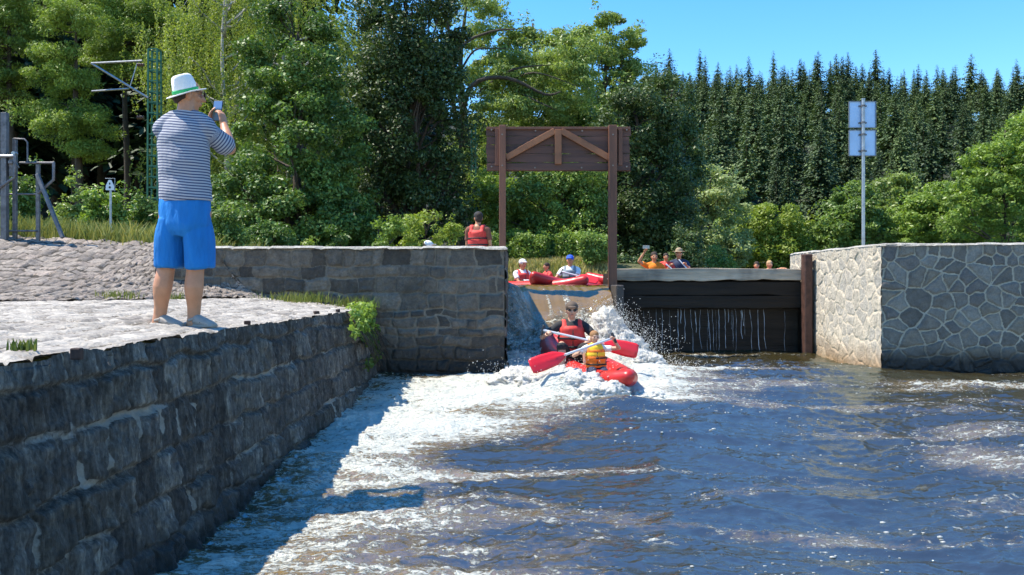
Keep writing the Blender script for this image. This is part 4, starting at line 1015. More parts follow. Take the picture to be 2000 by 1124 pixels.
# shadowed wood on the left: tall trunks
cnt = 0
for Y, st in ((42, 3.6), (47, 3.4), (53, 3.6), (60, 3.4), (64, 3.0)):
    x = (-80-1000)/F*Y
    while x < (600-1000)/F*Y:
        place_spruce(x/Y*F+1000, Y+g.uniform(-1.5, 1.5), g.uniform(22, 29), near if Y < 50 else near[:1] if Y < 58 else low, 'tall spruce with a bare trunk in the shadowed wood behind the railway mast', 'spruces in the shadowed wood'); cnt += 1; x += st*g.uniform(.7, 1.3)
for Y in (50, 58, 66):
    if Y == 50: pass
    x = (600-1000)/F*Y
    while x < ((1290 if Y > 50 else 880)-1000)/F*Y:
        px = x/Y*F+1000; tp = np.interp(px, [600, 880, 940, 1100, 1300], [-60, -40, 110, 170, 200]); B = base_at(px, Y); h_ = topz(tp+g.uniform(0, 60)*(px > 900), Y)-B[2]
        place_spruce(px, Y, h_, near, 'dark spruce showing between the riverside trees in the middle', 'spruces behind the riverside trees'); cnt += 1; x += (4.2 if Y > 50 else 3)*g.uniform(.8, 1.2)
print('near spruces', cnt)

# ---- shrubs along the bank
def shrub(px, py_top, px_w, Y, sd, mat, lab, nm='shrub', n=40, size=.07, dz=0, nl=160, puff=.16):
    B = base_at(px, Y, dz); H = max(.3, topz(py_top, Y)-B[2]); w = px_w/2*Y/F
    p = broad_mesh(sd, [(0, 0, H*.5, w*.8, w*.7, H*.5), (w*.25, 0, H*.35, w*.7, w*.6, H*.33), (-w*.3, 0, H*.3, w*.7, w*.6, H*.3)], H, puff, n, nl, size, .5, .03, .05, limbs=16, twigs=False)
    return plant(nm, B, p, lab, 'shrub', 'shrubs along the bank', mat)[0]
shrub(140, 345, 85, 21, 301, lm_willow, 'grey-green rounded shrub left of the small white board', n=60)
shrub(205, 366, 85, 15.5, 302, lm_bright, 'bright green leafy shrub in front of the small white board', n=50, size=.08)
shrub(288, 352, 60, 16.5, 303, lm_green, 'dark green shrub just left of the man at hip height', n=40)
shrub(40, 330, 75, 15, 304, lm_green, 'dark shrub growing behind the winding gear posts', n=50)
shrub(440, 395, 70, 16.5, 305, lm_green, 'small leafy shrub beside the man on the right, at the foot of the glossy tree', n=40)
shrub(830, 398, 110, 19, 306, lm_yellow, 'yellow-green bush right behind the pier, left of the man in the red vest', n=80, puff=.2)
shrub(760, 420, 100, 18, 307, lm_bright, 'low sunlit bush behind the middle of the pier', n=60)
shrub(880, 425, 70, 21, 308, lm_yellow, 'sunlit bush nearest the man in the red vest', n=50)
shrub(962, 440, 50, 20, 309, lm_bright, 'bright bush between the man in the red vest and the timber post', n=40)
shrub(1010, 470, 60, 27, 310, lm_bright, 'bright green bush on the far bank, left in the frame opening', n=50)
shrub(1065, 478, 70, 26.5, 311, lm_bright, 'bright green bush on the far bank, in the middle of the frame opening', n=60)
shrub(1175, 500, 40, 26, 312, lm_yellow, 'yellowish bush beside the right post of the timber frame', n=30)
shrub(650, 440, 120, 20, 313, lm_gloss, 'dark low bush at the foot of the glossy tree', n=60)
shrub(525, 432, 110, 19.5, 314, lm_gloss, 'dark glossy bush left at the foot of the tree behind the pier', n=60)
for i, (px, py, w, Y, mt, lab) in enumerate(((1035, 492, 60, 24.5, lm_bright, 'bright low bush behind the paddler in the white cap'), (1120, 486, 60, 25, lm_bright, 'bright low bush right behind the paddler in the blue cap'), (1000, 480, 50, 25.5, lm_yellow, 'yellow-green bush right of the left timber post, low on the far bank'),
    (1215, 470, 70, 24, lm_dark, 'dark bush right beside the right timber post on the far bank'), (1270, 462, 80, 24.5, lm_dark, 'dark bush behind the man in the orange t-shirt'), (1335, 470, 80, 25, lm_dark, 'dark bush behind the man in the brown hat'), (1400, 488, 70, 30, lm_green, 'green bush on the bank above the middle of the weir'), (1165, 505, 50, 23, lm_green, 'low green plant at the water edge by the red paddle blade'))):
    B_ = shrub(px, py, w, Y, 330+i, mt, lab, n=60, puff=.22, size=.08)
    if px > 1190: B_.location.z = 1.15
shrub(1330, 480, 60, 44, 315, lm_green, 'low dark bush on the far bank behind the two photographers', n=50, size=.12, puff=.3)
shrub(600, 455, 40, 17, 316, lm_yellow, 'tiny yellow-green plant behind the wall top in the middle of the pier', n=16)

# ---- grass and meadow strips
m, nt, b, o = nodes('meadow_grass')
t_ = attr(nt, 'tint'); nt.links.new(ramp(nt, t_, [(0, (.05, .09, .012)), (.4, (.14, .19, .025)), (.7, (.30, .31, .06)), (1, (.45, .36, .14))]), b.inputs['Base Color']); b.inputs['Roughness'].default_value = .6
tr = nt.nodes.new('ShaderNodeBsdfTranslucent'); ms = nt.nodes.new('ShaderNodeMixShader'); ms.inputs[0].default_value = .3
nt.links.new(ramp(nt, t_, [(0, (.07, .13, .01)), (1, (.5, .42, .1))]), tr.inputs[0]); nt.links.new(b.outputs[0], ms.inputs[1]); nt.links.new(tr.outputs[0], ms.inputs[2]); nt.links.new(ms.outputs[0], o.inputs[0])
grass_m = m
def grass(name, pts, hgt, g, label, w=.012, toneb=0):
    n = len(pts); a = g.uniform(0, 6.283, n); h = hgt*g.uniform(.5, 1.3, n); ln = g.normal(0, .25, (n, 2))*h[:, None]
    dx = np.cos(a)*w; dy = np.sin(a)*w
    p0 = pts+np.stack([dx, dy, 0*dx], 1); p1 = pts-np.stack([dx, dy, 0*dx], 1); mid = pts+np.stack([ln[:, 0]*.4, ln[:, 1]*.4, h*.6], 1); tip = pts+np.stack([ln[:, 0], ln[:, 1], h], 1)
    dd = np.stack([dx, dy, 0*dx], 1)*.7
    v = np.stack([p0, p1, mid-dd, mid+dd, tip-dd*.15, tip+dd*.15], 1).reshape(-1, 3)
    k = np.arange(n)[:, None]*6; f = np.concatenate([k+np.array([[0, 1, 2, 3]]), k+np.array([[3, 2, 4, 5]])])
    tn = .42+.35*fbm(pts[:, 0]*.8, pts[:, 1]*.8, oct=3, seed=88)+g.normal(0, .14, n)+toneb
    tn = np.repeat(np.clip(tn, 0, 1), 6).reshape(n, 6); tn[:, 4:] += .15
    return tag(ob(name, mesh_np(name, v, f, grass_m, False, {'tint': np.clip(tn, 0, 1).ravel()})), label, 'grass', kind='stuff')
def scatter(n, x0, x1, y0, y1, g, cond=None):
    x = g.uniform(x0, x1, n); y = g.uniform(y0, y1, n); z = groundz(x, y); k = z > POND+.02
    if cond is not None: k &= cond(x, y)
    return np.stack([x, y, z-.02], 1)[k]
grass('grass', np.concatenate([scatter(26000, -14, -4.5, 12.7, 18, g), scatter(16000, -16, -3.6, 18, 25, g)]), .38, g, 'long yellow-green grass on the bank behind the paved slope and pier')
grass('grass', np.concatenate([scatter(22000, -5, 2.6, 21.5, 27, g)]), .17, g, 'sunlit grass on the far bank seen through the timber frame', w=.02, toneb=.38)
# weeds on the quay and at its end
def tuft(px, py, Y, z, n, h_, lab, name='weed_tuft', spread=.05, nm_cat='weed', bright=0):
    X = (px-1000)/F*Y; pts = np.stack([g.normal(0, spread, n), g.normal(0, spread, n), np.zeros(n)], 1)
    o_ = grass(name, pts, h_, g, lab, w=.006, toneb=bright); o_.location = (X, Y, z); 
    if spread < .12: o_['kind'] = 'thing'; o_['category'] = nm_cat
    return o_
tuft(42, 690, 3.95, .93, 60, .045, 'small green weed tuft on the paving at the left edge', spread=.035, bright=-.25)
tuft(232, 586, 10.0, 1.05, 160, .09, 'thin yellow-green tuft where the paving meets the slope, left of the man', spread=.10)
tuft(342, 590, 10.3, 1.04, 60, .08, 'thin green tuft between the legs of the man', spread=.08, bright=-.1)
tuft(590, 600, 10.95, .99, 400, .12, 'grassy strip growing where the quay meets the pier', name='grass', spread=.22, bright=-.05)
tuft(690, 602, 11.0, .92, 260, .13, 'grass growing on the far end of the quay', name='grass', spread=.16, bright=-.1)
def vine():
    B = np.array((-1.70, 10.5, .9)); gg = np.random.default_rng(9); C = []; Rr = []; 
    for i in range(70):
        u = gg.random(); z = -.75*u*gg.uniform(.3, 1); y = gg.uniform(-1.15, .5); x = -.20+.13*(-z)+.10
        if y < -.5 and z < -.25: continue
        C.append((x, y, z)); Rr.append((.05, .09, .07))
    for i in range(14): C.append((-.20+gg.normal(0, .05), gg.uniform(-.2, .6), .04)); Rr.append((.08, .1, .05))
    C = np.array(C); Rr = np.array(Rr); v, f, t = leaf_cloud(C, Rr, 26, .055, gg, .7, .4, .5, ctone=np.where(C[:, 2] > -.3, .3, -.35)+gg.normal(0, .1, len(C)))
    mb = MB()
    for i in range(26):
        y = gg.uniform(-1, .5); mb.tube([(-.2, y, 0), (-.1+.1, y+gg.normal(0, .1), -.3), (.12, y+gg.normal(0, .15), -.45-gg.random()*.3)], [.005, .004, .003], n=4, sub=2, caps=False)
    t_ = thing('climbing_plant', B, 'bright leafy creeper hanging over the far end of the quay wall', 'plant')
    ob('leaves', mesh_np('leaves', v, f, lm_bright, False, {'tint': t}), t_); ob('stem', mesh_np('stem', mb.v, mb.f, bark), t_)
vine()
# ================================================================== PEOPLE AND BOATS
skin = simple('skin', (.50, .225, .115), .5, var=.12, scale=14, bmp=.08, bd=.004)
skin_p = simple('pale_skin', (.52, .30, .20), .5, var=.1, scale=14, bmp=.05, bd=.004)
def cloth(name, c, rough=.85, var=.12): return simple(name, c, rough, var=var, scale=18, bmp=.35, bd=.004)
hair_d = cloth('dark_hair', (.035, .022, .015)); hair_b = cloth('brown_hair', (.12, .065, .03))
red_v = cloth('red_vest_cloth', (.62, .045, .035), .7); orange_v = cloth('orange_vest_cloth', (.85, .19, .012), .7); black_c = cloth('black_cloth', (.02, .02, .022)); 
blue_c = cloth('blue_cap_cloth', (.02, .09, .55)); white_c = cloth('white_cloth', (.74, .74, .72)); khaki = cloth('khaki_cloth', (.28, .21, .13)); orange_t = cloth('orange_shirt_cloth', (.80, .20, .01)); brown_t = cloth('brown_shirt_cloth', (.20, .075, .045)); navy_t = cloth('navy_cloth', (.02, .03, .07)); grey_t = cloth('grey_cloth', (.20, .24, .27))
dark_glass = simple('dark_glass', (.01, .01, .012), .12, bmp=0, var=0)
eye_m = simple('eye_dark', (.02, .015, .012), .2, bmp=0, var=0)

def hand(mb, w, d, n, curl=.5, s=1.0, left=False, fr=.0088):
    """palm, four unequal fingers, thumb. w wrist, d direction, n direction the palm faces"""
    d = np.array(d, float); d /= np.linalg.norm(d); n = np.array(n, float); n = n-d*np.dot(n, d); n /= np.linalg.norm(n); x = np.cross(d, n)*(1 if left else -1)
    w = np.array(w, float)
    mb.tube([w-d*.02*s, w+d*.035*s, w+d*.085*s], [(.027*s, .020*s), (.038*s, .016*s), (.040*s, .013*s)], n=12, ref=x)
    for i, L in enumerate((.068, .078, .073, .056)):
        p = w+d*(.083-.006*abs(i-1.3))*s+x*(1.5-i)*.0195*s; pts = [p-d*.015*s, p]; a = curl*.6
        for k, seg in enumerate((.45, .32, .25)):
            dd = d*math.cos(a)+n*math.sin(a); p = p+dd*L*seg*s; pts.append(p); a += curl*1.0
        mb.tube(pts, [fr*s*1.05, fr*s*1.05, fr*s, fr*.92*s, fr*.82*s], n=8, ref=x)
    p = w+d*.025*s+x*.028*s; t1 = p+(x*.65+d*.5+n*.45)*.035*s; t2 = t1+(d*.75+n*.55+x*.1)*.032*s; t3 = t2+(d*.75+n*.6-x*.15)*.022*s
    mb.tube([p-x*.01*s, t1, t2, t3], [.0135*s, .012*s, .0105*s, .009*s], n=8)
def ik(a, b, l1, l2, hint):
    a = np.array(a, float); b = np.array(b, float); v = b-a; D = np.linalg.norm(v)
    if D > (l1+l2)*.985: b = a+v/D*(l1+l2)*.985; v = b-a; D = np.linalg.norm(v)
    u = v/D; k = (l1*l1-l2*l2+D*D)/(2*D); h = math.sqrt(max(l1*l1-k*k, 0)); q = np.array(hint, float); q -= u*np.dot(q, u); q /= np.linalg.norm(q)+1e-9
    return a+u*k+q*h, b
def head_solid(mb, c, f, u=(0, 0, 1), s=1.0):
    f = np.array(f, float); f /= np.linalg.norm(f); u = np.array(u, float); u -= f*np.dot(u, f); u /= np.linalg.norm(u); r = np.cross(f, u)
    M = np.stack([r, f, u], 1); c = np.array(c, float); L = lambda x, y, z: c+M@np.array((x, y, z))*s
    mb.ell(L(0, -.008, .025), (.076*s, .095*s, .092*s), M, 18, 12); mb.ell(L(0, .012, -.035), (.060*s, .074*s, .080*s), M, 16, 10)
    mb.ell(L(0, .045, -.088), (.030*s, .028*s, .024*s), M); mb.ell(L(0, .085, -.015), (.034*s, .012*s, .030*s), M)
    mb.tube([L(0, .088, .022), L(0, .102, -.005), L(0, .108, -.022)], [.008*s, .011*s, .015*s], n=8)
    mb.ell(L(0, .083, -.055), (.024*s, .012*s, .010*s), M, 10, 6); mb.ell(L(0, .078, .030), (.052*s, .018*s, .012*s), M, 10, 6)
    for e in (-1, 1): mb.ell(L(e*.076, -.005, -.012), (.010*s, .020*s, .032*s), M, 10, 6); mb.ell(L(e*.045, .055, -.02), (.022*s, .025*s, .024*s), M, 10, 6)
    return L, M
def piece(t, name, mb, mat, vox, smooth=3, base=(0, 0, 0), parent=None, disp=None, attrs=None, vn=None):
    if vox: v, nn, f = fuse(mb, vox, smooth)
    else: v = np.array(mb.v); f = mb.f; nn = None
    if disp is not None and nn is not None: v = v+nn*disp(v)[:, None]
    a = attrs(v) if attrs else None
    return ob(name, mesh_np(name, v-np.array(base), f, mat, True, a), parent or t)

# ---------------------------------------------------------------- the man in the white hat
MYD = 6.13
def m_(px, py, dy=0.0): return P(px, py, MYD+dy)
MBASE = m_(358, 641); MBASE[2] = .915
man = thing('person', MBASE, 'man in white hat, striped t-shirt and blue shorts taking a photo from the quay', 'person')
hf = np.array((math.sin(R(58)), math.cos(R(58)), -.02)); hu = np.array((.10, .03, 1.0))
hc = m_(367, 187, .03)
bd = MB()
tx = (math.cos(R(-15)), math.sin(R(-15)), 0)
bd.tube([m_(362, 432), m_(362, 400), m_(361, 360), m_(360, 310), m_(359, 268), m_(360, 240, .01)], [(.165, .12), (.18, .125), (.172, .12), (.18, .12), (.175, .11), (.11, .08)], n=20, ref=tx)
bd.tube([m_(320, 255), m_(340, 242, .01), m_(380, 242, .01), m_(400, 254)], [.050, .05, .05, .050], n=14)
bd.tube([m_(360, 245, 0), m_(362, 222, .0), m_(366, 200, .02)], [(.085, .075), (.062, .064), (.060, .062)], n=14)
hl, hM = head_solid(bd, hc, hf, hu, 1.06)
shR, elR, wrR = m_(402, 253, -.01), m_(449, 291, .13), m_(437, 244, .27)
shL, elL, wrL = m_(322, 256, .03), m_(345, 300, .27), m_(408, 244, .36)
for a, b_, c_ in ((shR, elR, wrR), (shL, elL, wrL)):
    bd.tube([a, a*.5+b_*.5, b_], [.050, .050, .044], n=14); bd.tube([b_, b_*.65+c_*.35, c_], [.045, .046, .028], n=14)
hand(bd, wrR, m_(432, 214, .30)-wrR, (-.75, .35, -.1), .50, 1.0, left=False)
hand(bd, wrL, m_(414, 212, .37)-wrL, (.8, .1, 0), .35, 1.0, left=True)
hips = ((m_(338, 416), m_(325, 522, -.0), m_(311, 624, 0)), (m_(386, 416), m_(382, 522, .02), m_(378, 627, .01)))
toes = (m_(343, 639, -.03), m_(409, 641, -.04))
for k, (a, b_, c_) in enumerate(hips):
    mid = b_*.62+c_*.38+np.array((.002, -.022, 0)); bd.tube([a, a*.45+b_*.55, b_, mid, b_*.25+c_*.75, c_], [.098, .078, .062, .067, .048, .042], n=16)
    bd.tube([c_+(0, 0, .02), c_-(0.005, 0, .03)], [.044, .048], n=12); bd.tube([c_+np.array((-.015, 0, -.055)), toes[k]+(0, 0, .0)], [(.036, .028), (.036, .018)], n=12, ref=(0, 1, 0))
piece(man, 'body', bd, skin, .0065, 3, MBASE)
# t-shirt
sh = MB()
sh.tube([m_(363, 395), m_(362, 375), m_(361, 345), m_(360, 310), m_(358, 275), m_(358, 250, .005), m_(360, 230, .01)], [(.196, .150), (.194, .150), (.189, .146), (.194, .144), (.198, .136), (.180, .115), (.095, .082)], n=24, ref=tx, caps=False)
sh.tube([m_(320, 252, .01), m_(340, 234, .01), m_(381, 234, .01), m_(403, 250)], [.076, .068, .068, .078], n=16)
sh.tube([m_(360, 240, .005), m_(361, 219, .008)], [(.105, .09), (.074, .074)], n=18, caps=False)
sleR = elR*.60+shR*.40; sleR2 = elR*.74+shR*.26
sh.tube([shR, sleR, sleR2], [.074, .074, .080], n=18)
sleL2 = elL*.74+shL*.26
sh.tube([shL, sleL2], [.074, .074], n=18)
uR = (elR-shR)/np.linalg.norm(elR-shR)
def sh_attr(v):
    q = v-shR; a = q@uR; rad = np.linalg.norm(q-a[:, None]*uR, axis=1)
    sl = sstep(a+.5*np.clip(v[:, 2]-shR[2], 0, 1), .045, .075)*sstep(.125-rad, 0, .02)*(v[:, 0] > m_(398, 0)[0])
    torso = v[:, 2]+.02*np.sin((v[:, 0]-MBASE[0])*6)-.035*np.abs(v[:, 0]-MBASE[0]-.02)**1.0*1.0+.006*fbm(v[:, 0]*6, v[:, 2]*5, v[:, 1]*6, oct=2, seed=401)
    return {'stripe': torso*(1-sl)+(a*.98+5.0)*sl}
def sh_disp(v):
    x = v[:, 0]-MBASE[0]; z = v[:, 2]
    w = .010*fbm(x*5+z*3, z*9, v[:, 1]*4, oct=3, seed=402)+.012*(1-2*np.abs(fbm(x*4-z*5, z*10+x*4, v[:, 1]*3, oct=2, seed=403)))*sstep(1.50-z, 0, .35)
    return w
m, nt, b, o = nodes('striped_knit')
st = attr(nt, 'stripe'); wv = math_(nt, 'FRACT', math_(nt, 'MULTIPLY', st, 1/.0205))
lin = ramp(nt, wv, [(0, (.40, .40, .43)), (.46, (.40, .40, .43)), (.54, (.05, .065, .13)), (.92, (.05, .065, .13)), (1, (.40, .40, .43))])
nt.links.new(lin, b.inputs['Base Color']); b.inputs['Roughness'].default_value = .9
nt.links.new(bump(nt, noise(nt, 14, 4, .6), .3, .02), b.inputs['Normal'])
piece(man, 'striped_shirt', sh, m, .0065, 3, MBASE, disp=sh_disp, attrs=sh_attr)
# shorts
so = MB()
so.tube([m_(362, 388), m_(362, 405), m_(362, 440), m_(362, 462)], [(.188, .142), (.192, .148), (.184, .146), (.13, .11)], n=24, ref=tx, caps=False)
so.tube([m_(340, 432), m_(335, 465), m_(331, 522)], [(.084, .118), (.092, .120), (.091, .106)], n=20, ref=tx, caps=False)
so.tube([m_(384, 432), m_(388, 465), m_(390, 523, .01)], [(.086, .118), (.096, .120), (.097, .108)], n=20, ref=tx, caps=False)
def so_disp(v):
    x = v[:, 0]-MBASE[0]; z = v[:, 2]; lo = sstep(1.80-z, 0, .5)
    return .017*fbm(x*13, z*2.6, v[:, 1]*9, oct=3, seed=405)+.014*(1-2*np.abs(fbm(x*7+z*.8, z*1.4, v[:, 1]*6, oct=2, seed=406)))*lo
piece(man, 'shorts', so, simple('blue_shorts_cloth', (.002, .17, .50), .8, var=.22, scale=7, bmp=.6, bd=.02, stretch=(1, 1, .3)), .0065, 9, MBASE, disp=so_disp)
# clogs
clog_m = simple('grey_clog_rubber', (.34, .29, .24), .6, var=.1, scale=30, bmp=.15, bd=.003)
for k in (0, 1):
    c_ = hips[k][2]; tt = toes[k]; ax = tt-c_; ax[2] = 0; L = np.linalg.norm(ax); ax /= L; sd = np.array((-ax[1], ax[0], 0)); hb = c_-ax*.065; z0 = .912
    S = lambda a, h: np.array((hb[0], hb[1], 0))+ax*a+np.array((0, 0, z0+h))
    cl = MB()
    cl.tube([S(.01, .018), S(.08, .018), S(.17, .018), S(.245, .020)], [(.040, .018), (.042, .018), (.052, .018), (.042, .017)], n=14, ref=sd)
    cl.tube([S(.105, .060), S(.15, .048), S(.20, .036), S(.245, .026)], [(.050, .042), (.053, .036), (.050, .028), (.036, .020)], n=16, ref=sd)
    cl.tube([S(.01, .030), S(.0, .035)], [(.038, .016), (.034, .012)], n=10, ref=sd)
    cg = piece(man, 'clog', cl, clog_m, .005, 2, MBASE)
    sp_ = MB()
    for s_ in (-1, 1): sp_.tube([S(.10, .070)+sd*s_*.048, S(.06, .060)+sd*s_*.046], [(.010, .005)]*2, n=8, ref=(0, 0, 1)); 
    sp_.tube([S(.115, .052)-sd*.047, S(.10, .085)-sd*.030, S(.10, .095), S(.10, .085)+sd*.030, S(.115, .052)+sd*.047], [(.010, .005)]*5, n=8, ref=ax)
    ob('strap', mesh_np('strap', np.array(sp_.v)-MBASE, sp_.f, clog_m, True), cg)
    hb_ = MB()
    for a_, h_, q in ((.165, .046, .052), (.215, .030, .046), (.232, .027, .040)): hb_.ell(S(a_, h_)-sd*(q-.004), (.006, .004, .005), n=8, m=6)
    ob('vent_hole', mesh_np('vent_hole', np.array(hb_.v)-MBASE, hb_.f, eye_m, True), cg)
# hair and glasses
hr = MB(); hr.ell(hl(0, -.020, .010), (.080, .088, .078), hM, 18, 12); hr.ell(hl(0, -.055, -.015), (.066, .050, .055), hM)
piece(man, 'hair', hr, hair_d, .006, 3, MBASE, disp=lambda v: .004*fbm(v[:, 0]*60, v[:, 1]*60, v[:, 2]*40, oct=2))
gl = MB(); gl.tube([hl(.082, .075, .020), hl(.088, .02, .018), hl(.088, -.02, .010)], [.003]*3, n=6); gl.ell(hl(.045, .100, .012), (.030, .006, .020), hM); gl.ell(hl(-.045, .100, .012), (.030, .006, .020), hM)
ob('glasses', mesh_np('glasses', np.array(gl.v)-MBASE, gl.f, dark_glass, True), man)
# hat
hatf = hf*.0+np.array((.80, .60, 0.0)); hn = np.array((-.22, -.30, 1.0)); hn /= np.linalg.norm(hn); hx = hatf-hn*np.dot(hatf, hn); hx /= np.linalg.norm(hx); hy = np.cross(hn, hx)
hcen = m_(364, 182, .02)
na, nr = 72, 40; V = []; prof = [(.0, .138), (.02, .140), (.05, .145), (.070, .146), (.083, .138), (.090, .118), (.096, .08), (.102, .05), (.105, .02), (.107, .004), (.112, -.001), (.125, -.003), (.145, -.004), (.160, -.001), (.163, .003), (.160, .006), (.140, .003), (.112, .002), (.100, .000), (.09, -.003)]
for (r, z) in prof:
    for k in range(na):
        a = 2*math.pi*k/na; ca, sa = math.cos(a), math.sin(a); rx, ry = r*.90, r*.80; zz = z*.92
        if r > .108: zz += .004*(abs(sa)**2)*((r-.108)/.055)-.016*(ca < 0)*abs(ca)*((r-.108)/.055)-.004*ca*((r-.108)/.055)
        if z > .04 and r < .11:
            pin = math.exp(-((sa*r)/.030)**2)*.040*(1 if r < .085 else .4); zz -= pin
            ry *= 1-.16*max(0, ca)*min(1, z/.12); rx *= 1-.05*(z/.12); zz += .012*ca*(r/.1)*0-.010*(-ca)*(r/.09)*0
        V.append(hcen+hx*rx*ca+hy*ry*sa+hn*zz)
V = np.array(V); L_ = len(prof); i = np.arange(L_-1)[:, None]*na; k = np.arange(na)[None]; fcs = np.stack([i+k, i+na+k, i+na+(k+1) % na, i+(k+1) % na], -1).reshape(-1, 4)
hat = ob('hat', mesh_np('hat', V-MBASE, fcs, simple('white_straw', (.80, .79, .76), .8, var=.08, scale=120, bmp=.5, bd=.003), True), man)
V = []
for (r, z) in ((.1085, .003), (.1075, .022), (.1055, .026), (.1050, .003)):
    for k in range(na): a = 2*math.pi*k/na; V.append(hcen+hx*r*.905*math.cos(a)+hy*r*.805*math.sin(a)+hn*(z+.003))
V = np.array(V); i = np.arange(3)[:, None]*na; k = np.arange(na)[None]; fcs = np.stack([i+k, i+na+k, i+na+(k+1) % na, i+(k+1) % na], -1).reshape(-1, 4)
ob('hat_band', mesh_np('hat_band', V-MBASE, fcs, cloth('green_band', (.03, .40, .12)), True), hat)
# phone
pc = m_(425, 217, .36); ph = thing('phone', pc, 'black smartphone held upright by the man in the white hat', 'phone')
pr = Matrix.Rotation(R(-14), 3, 'Z') @ Matrix.Rotation(R(-6), 3, 'X') @ Matrix.Rotation(R(3), 3, 'Y')
mb = MB(); mb.box((0, 0, 0), (.078, .009, .160), pr); mb.build('case', simple('black_phone', (.02, .02, .025), .35, bmp=0, var=0), ph, bevel=.003)
scm, nt, b, o = nodes('phone_screen'); b.inputs['Base Color'].default_value = (.02, .03, .05, 1); b.inputs['Roughness'].default_value = .12
tcn = nt.nodes.new('ShaderNodeTexCoord'); sx = nt.nodes.new('ShaderNodeSeparateXYZ'); nt.links.new(tcn.outputs['Generated'], sx.inputs[0])
nt.links.new(ramp(nt, math_(nt, 'ADD', sx.outputs[2], math_(nt, 'MULTIPLY', noise(nt, 60, 3), .15)), [(.3, (.03, .045, .06)), (.62, (.02, .04, .03)), (.72, (.10, .20, .45))]), b.inputs['Emission Color']); b.inputs['Emission Strength'].default_value = .6
mb = MB(); c = Vector((0, -.0055, 0)); mb.box(pr@c, (.070, .002, .150), pr); mb.build('screen', scm, ph)

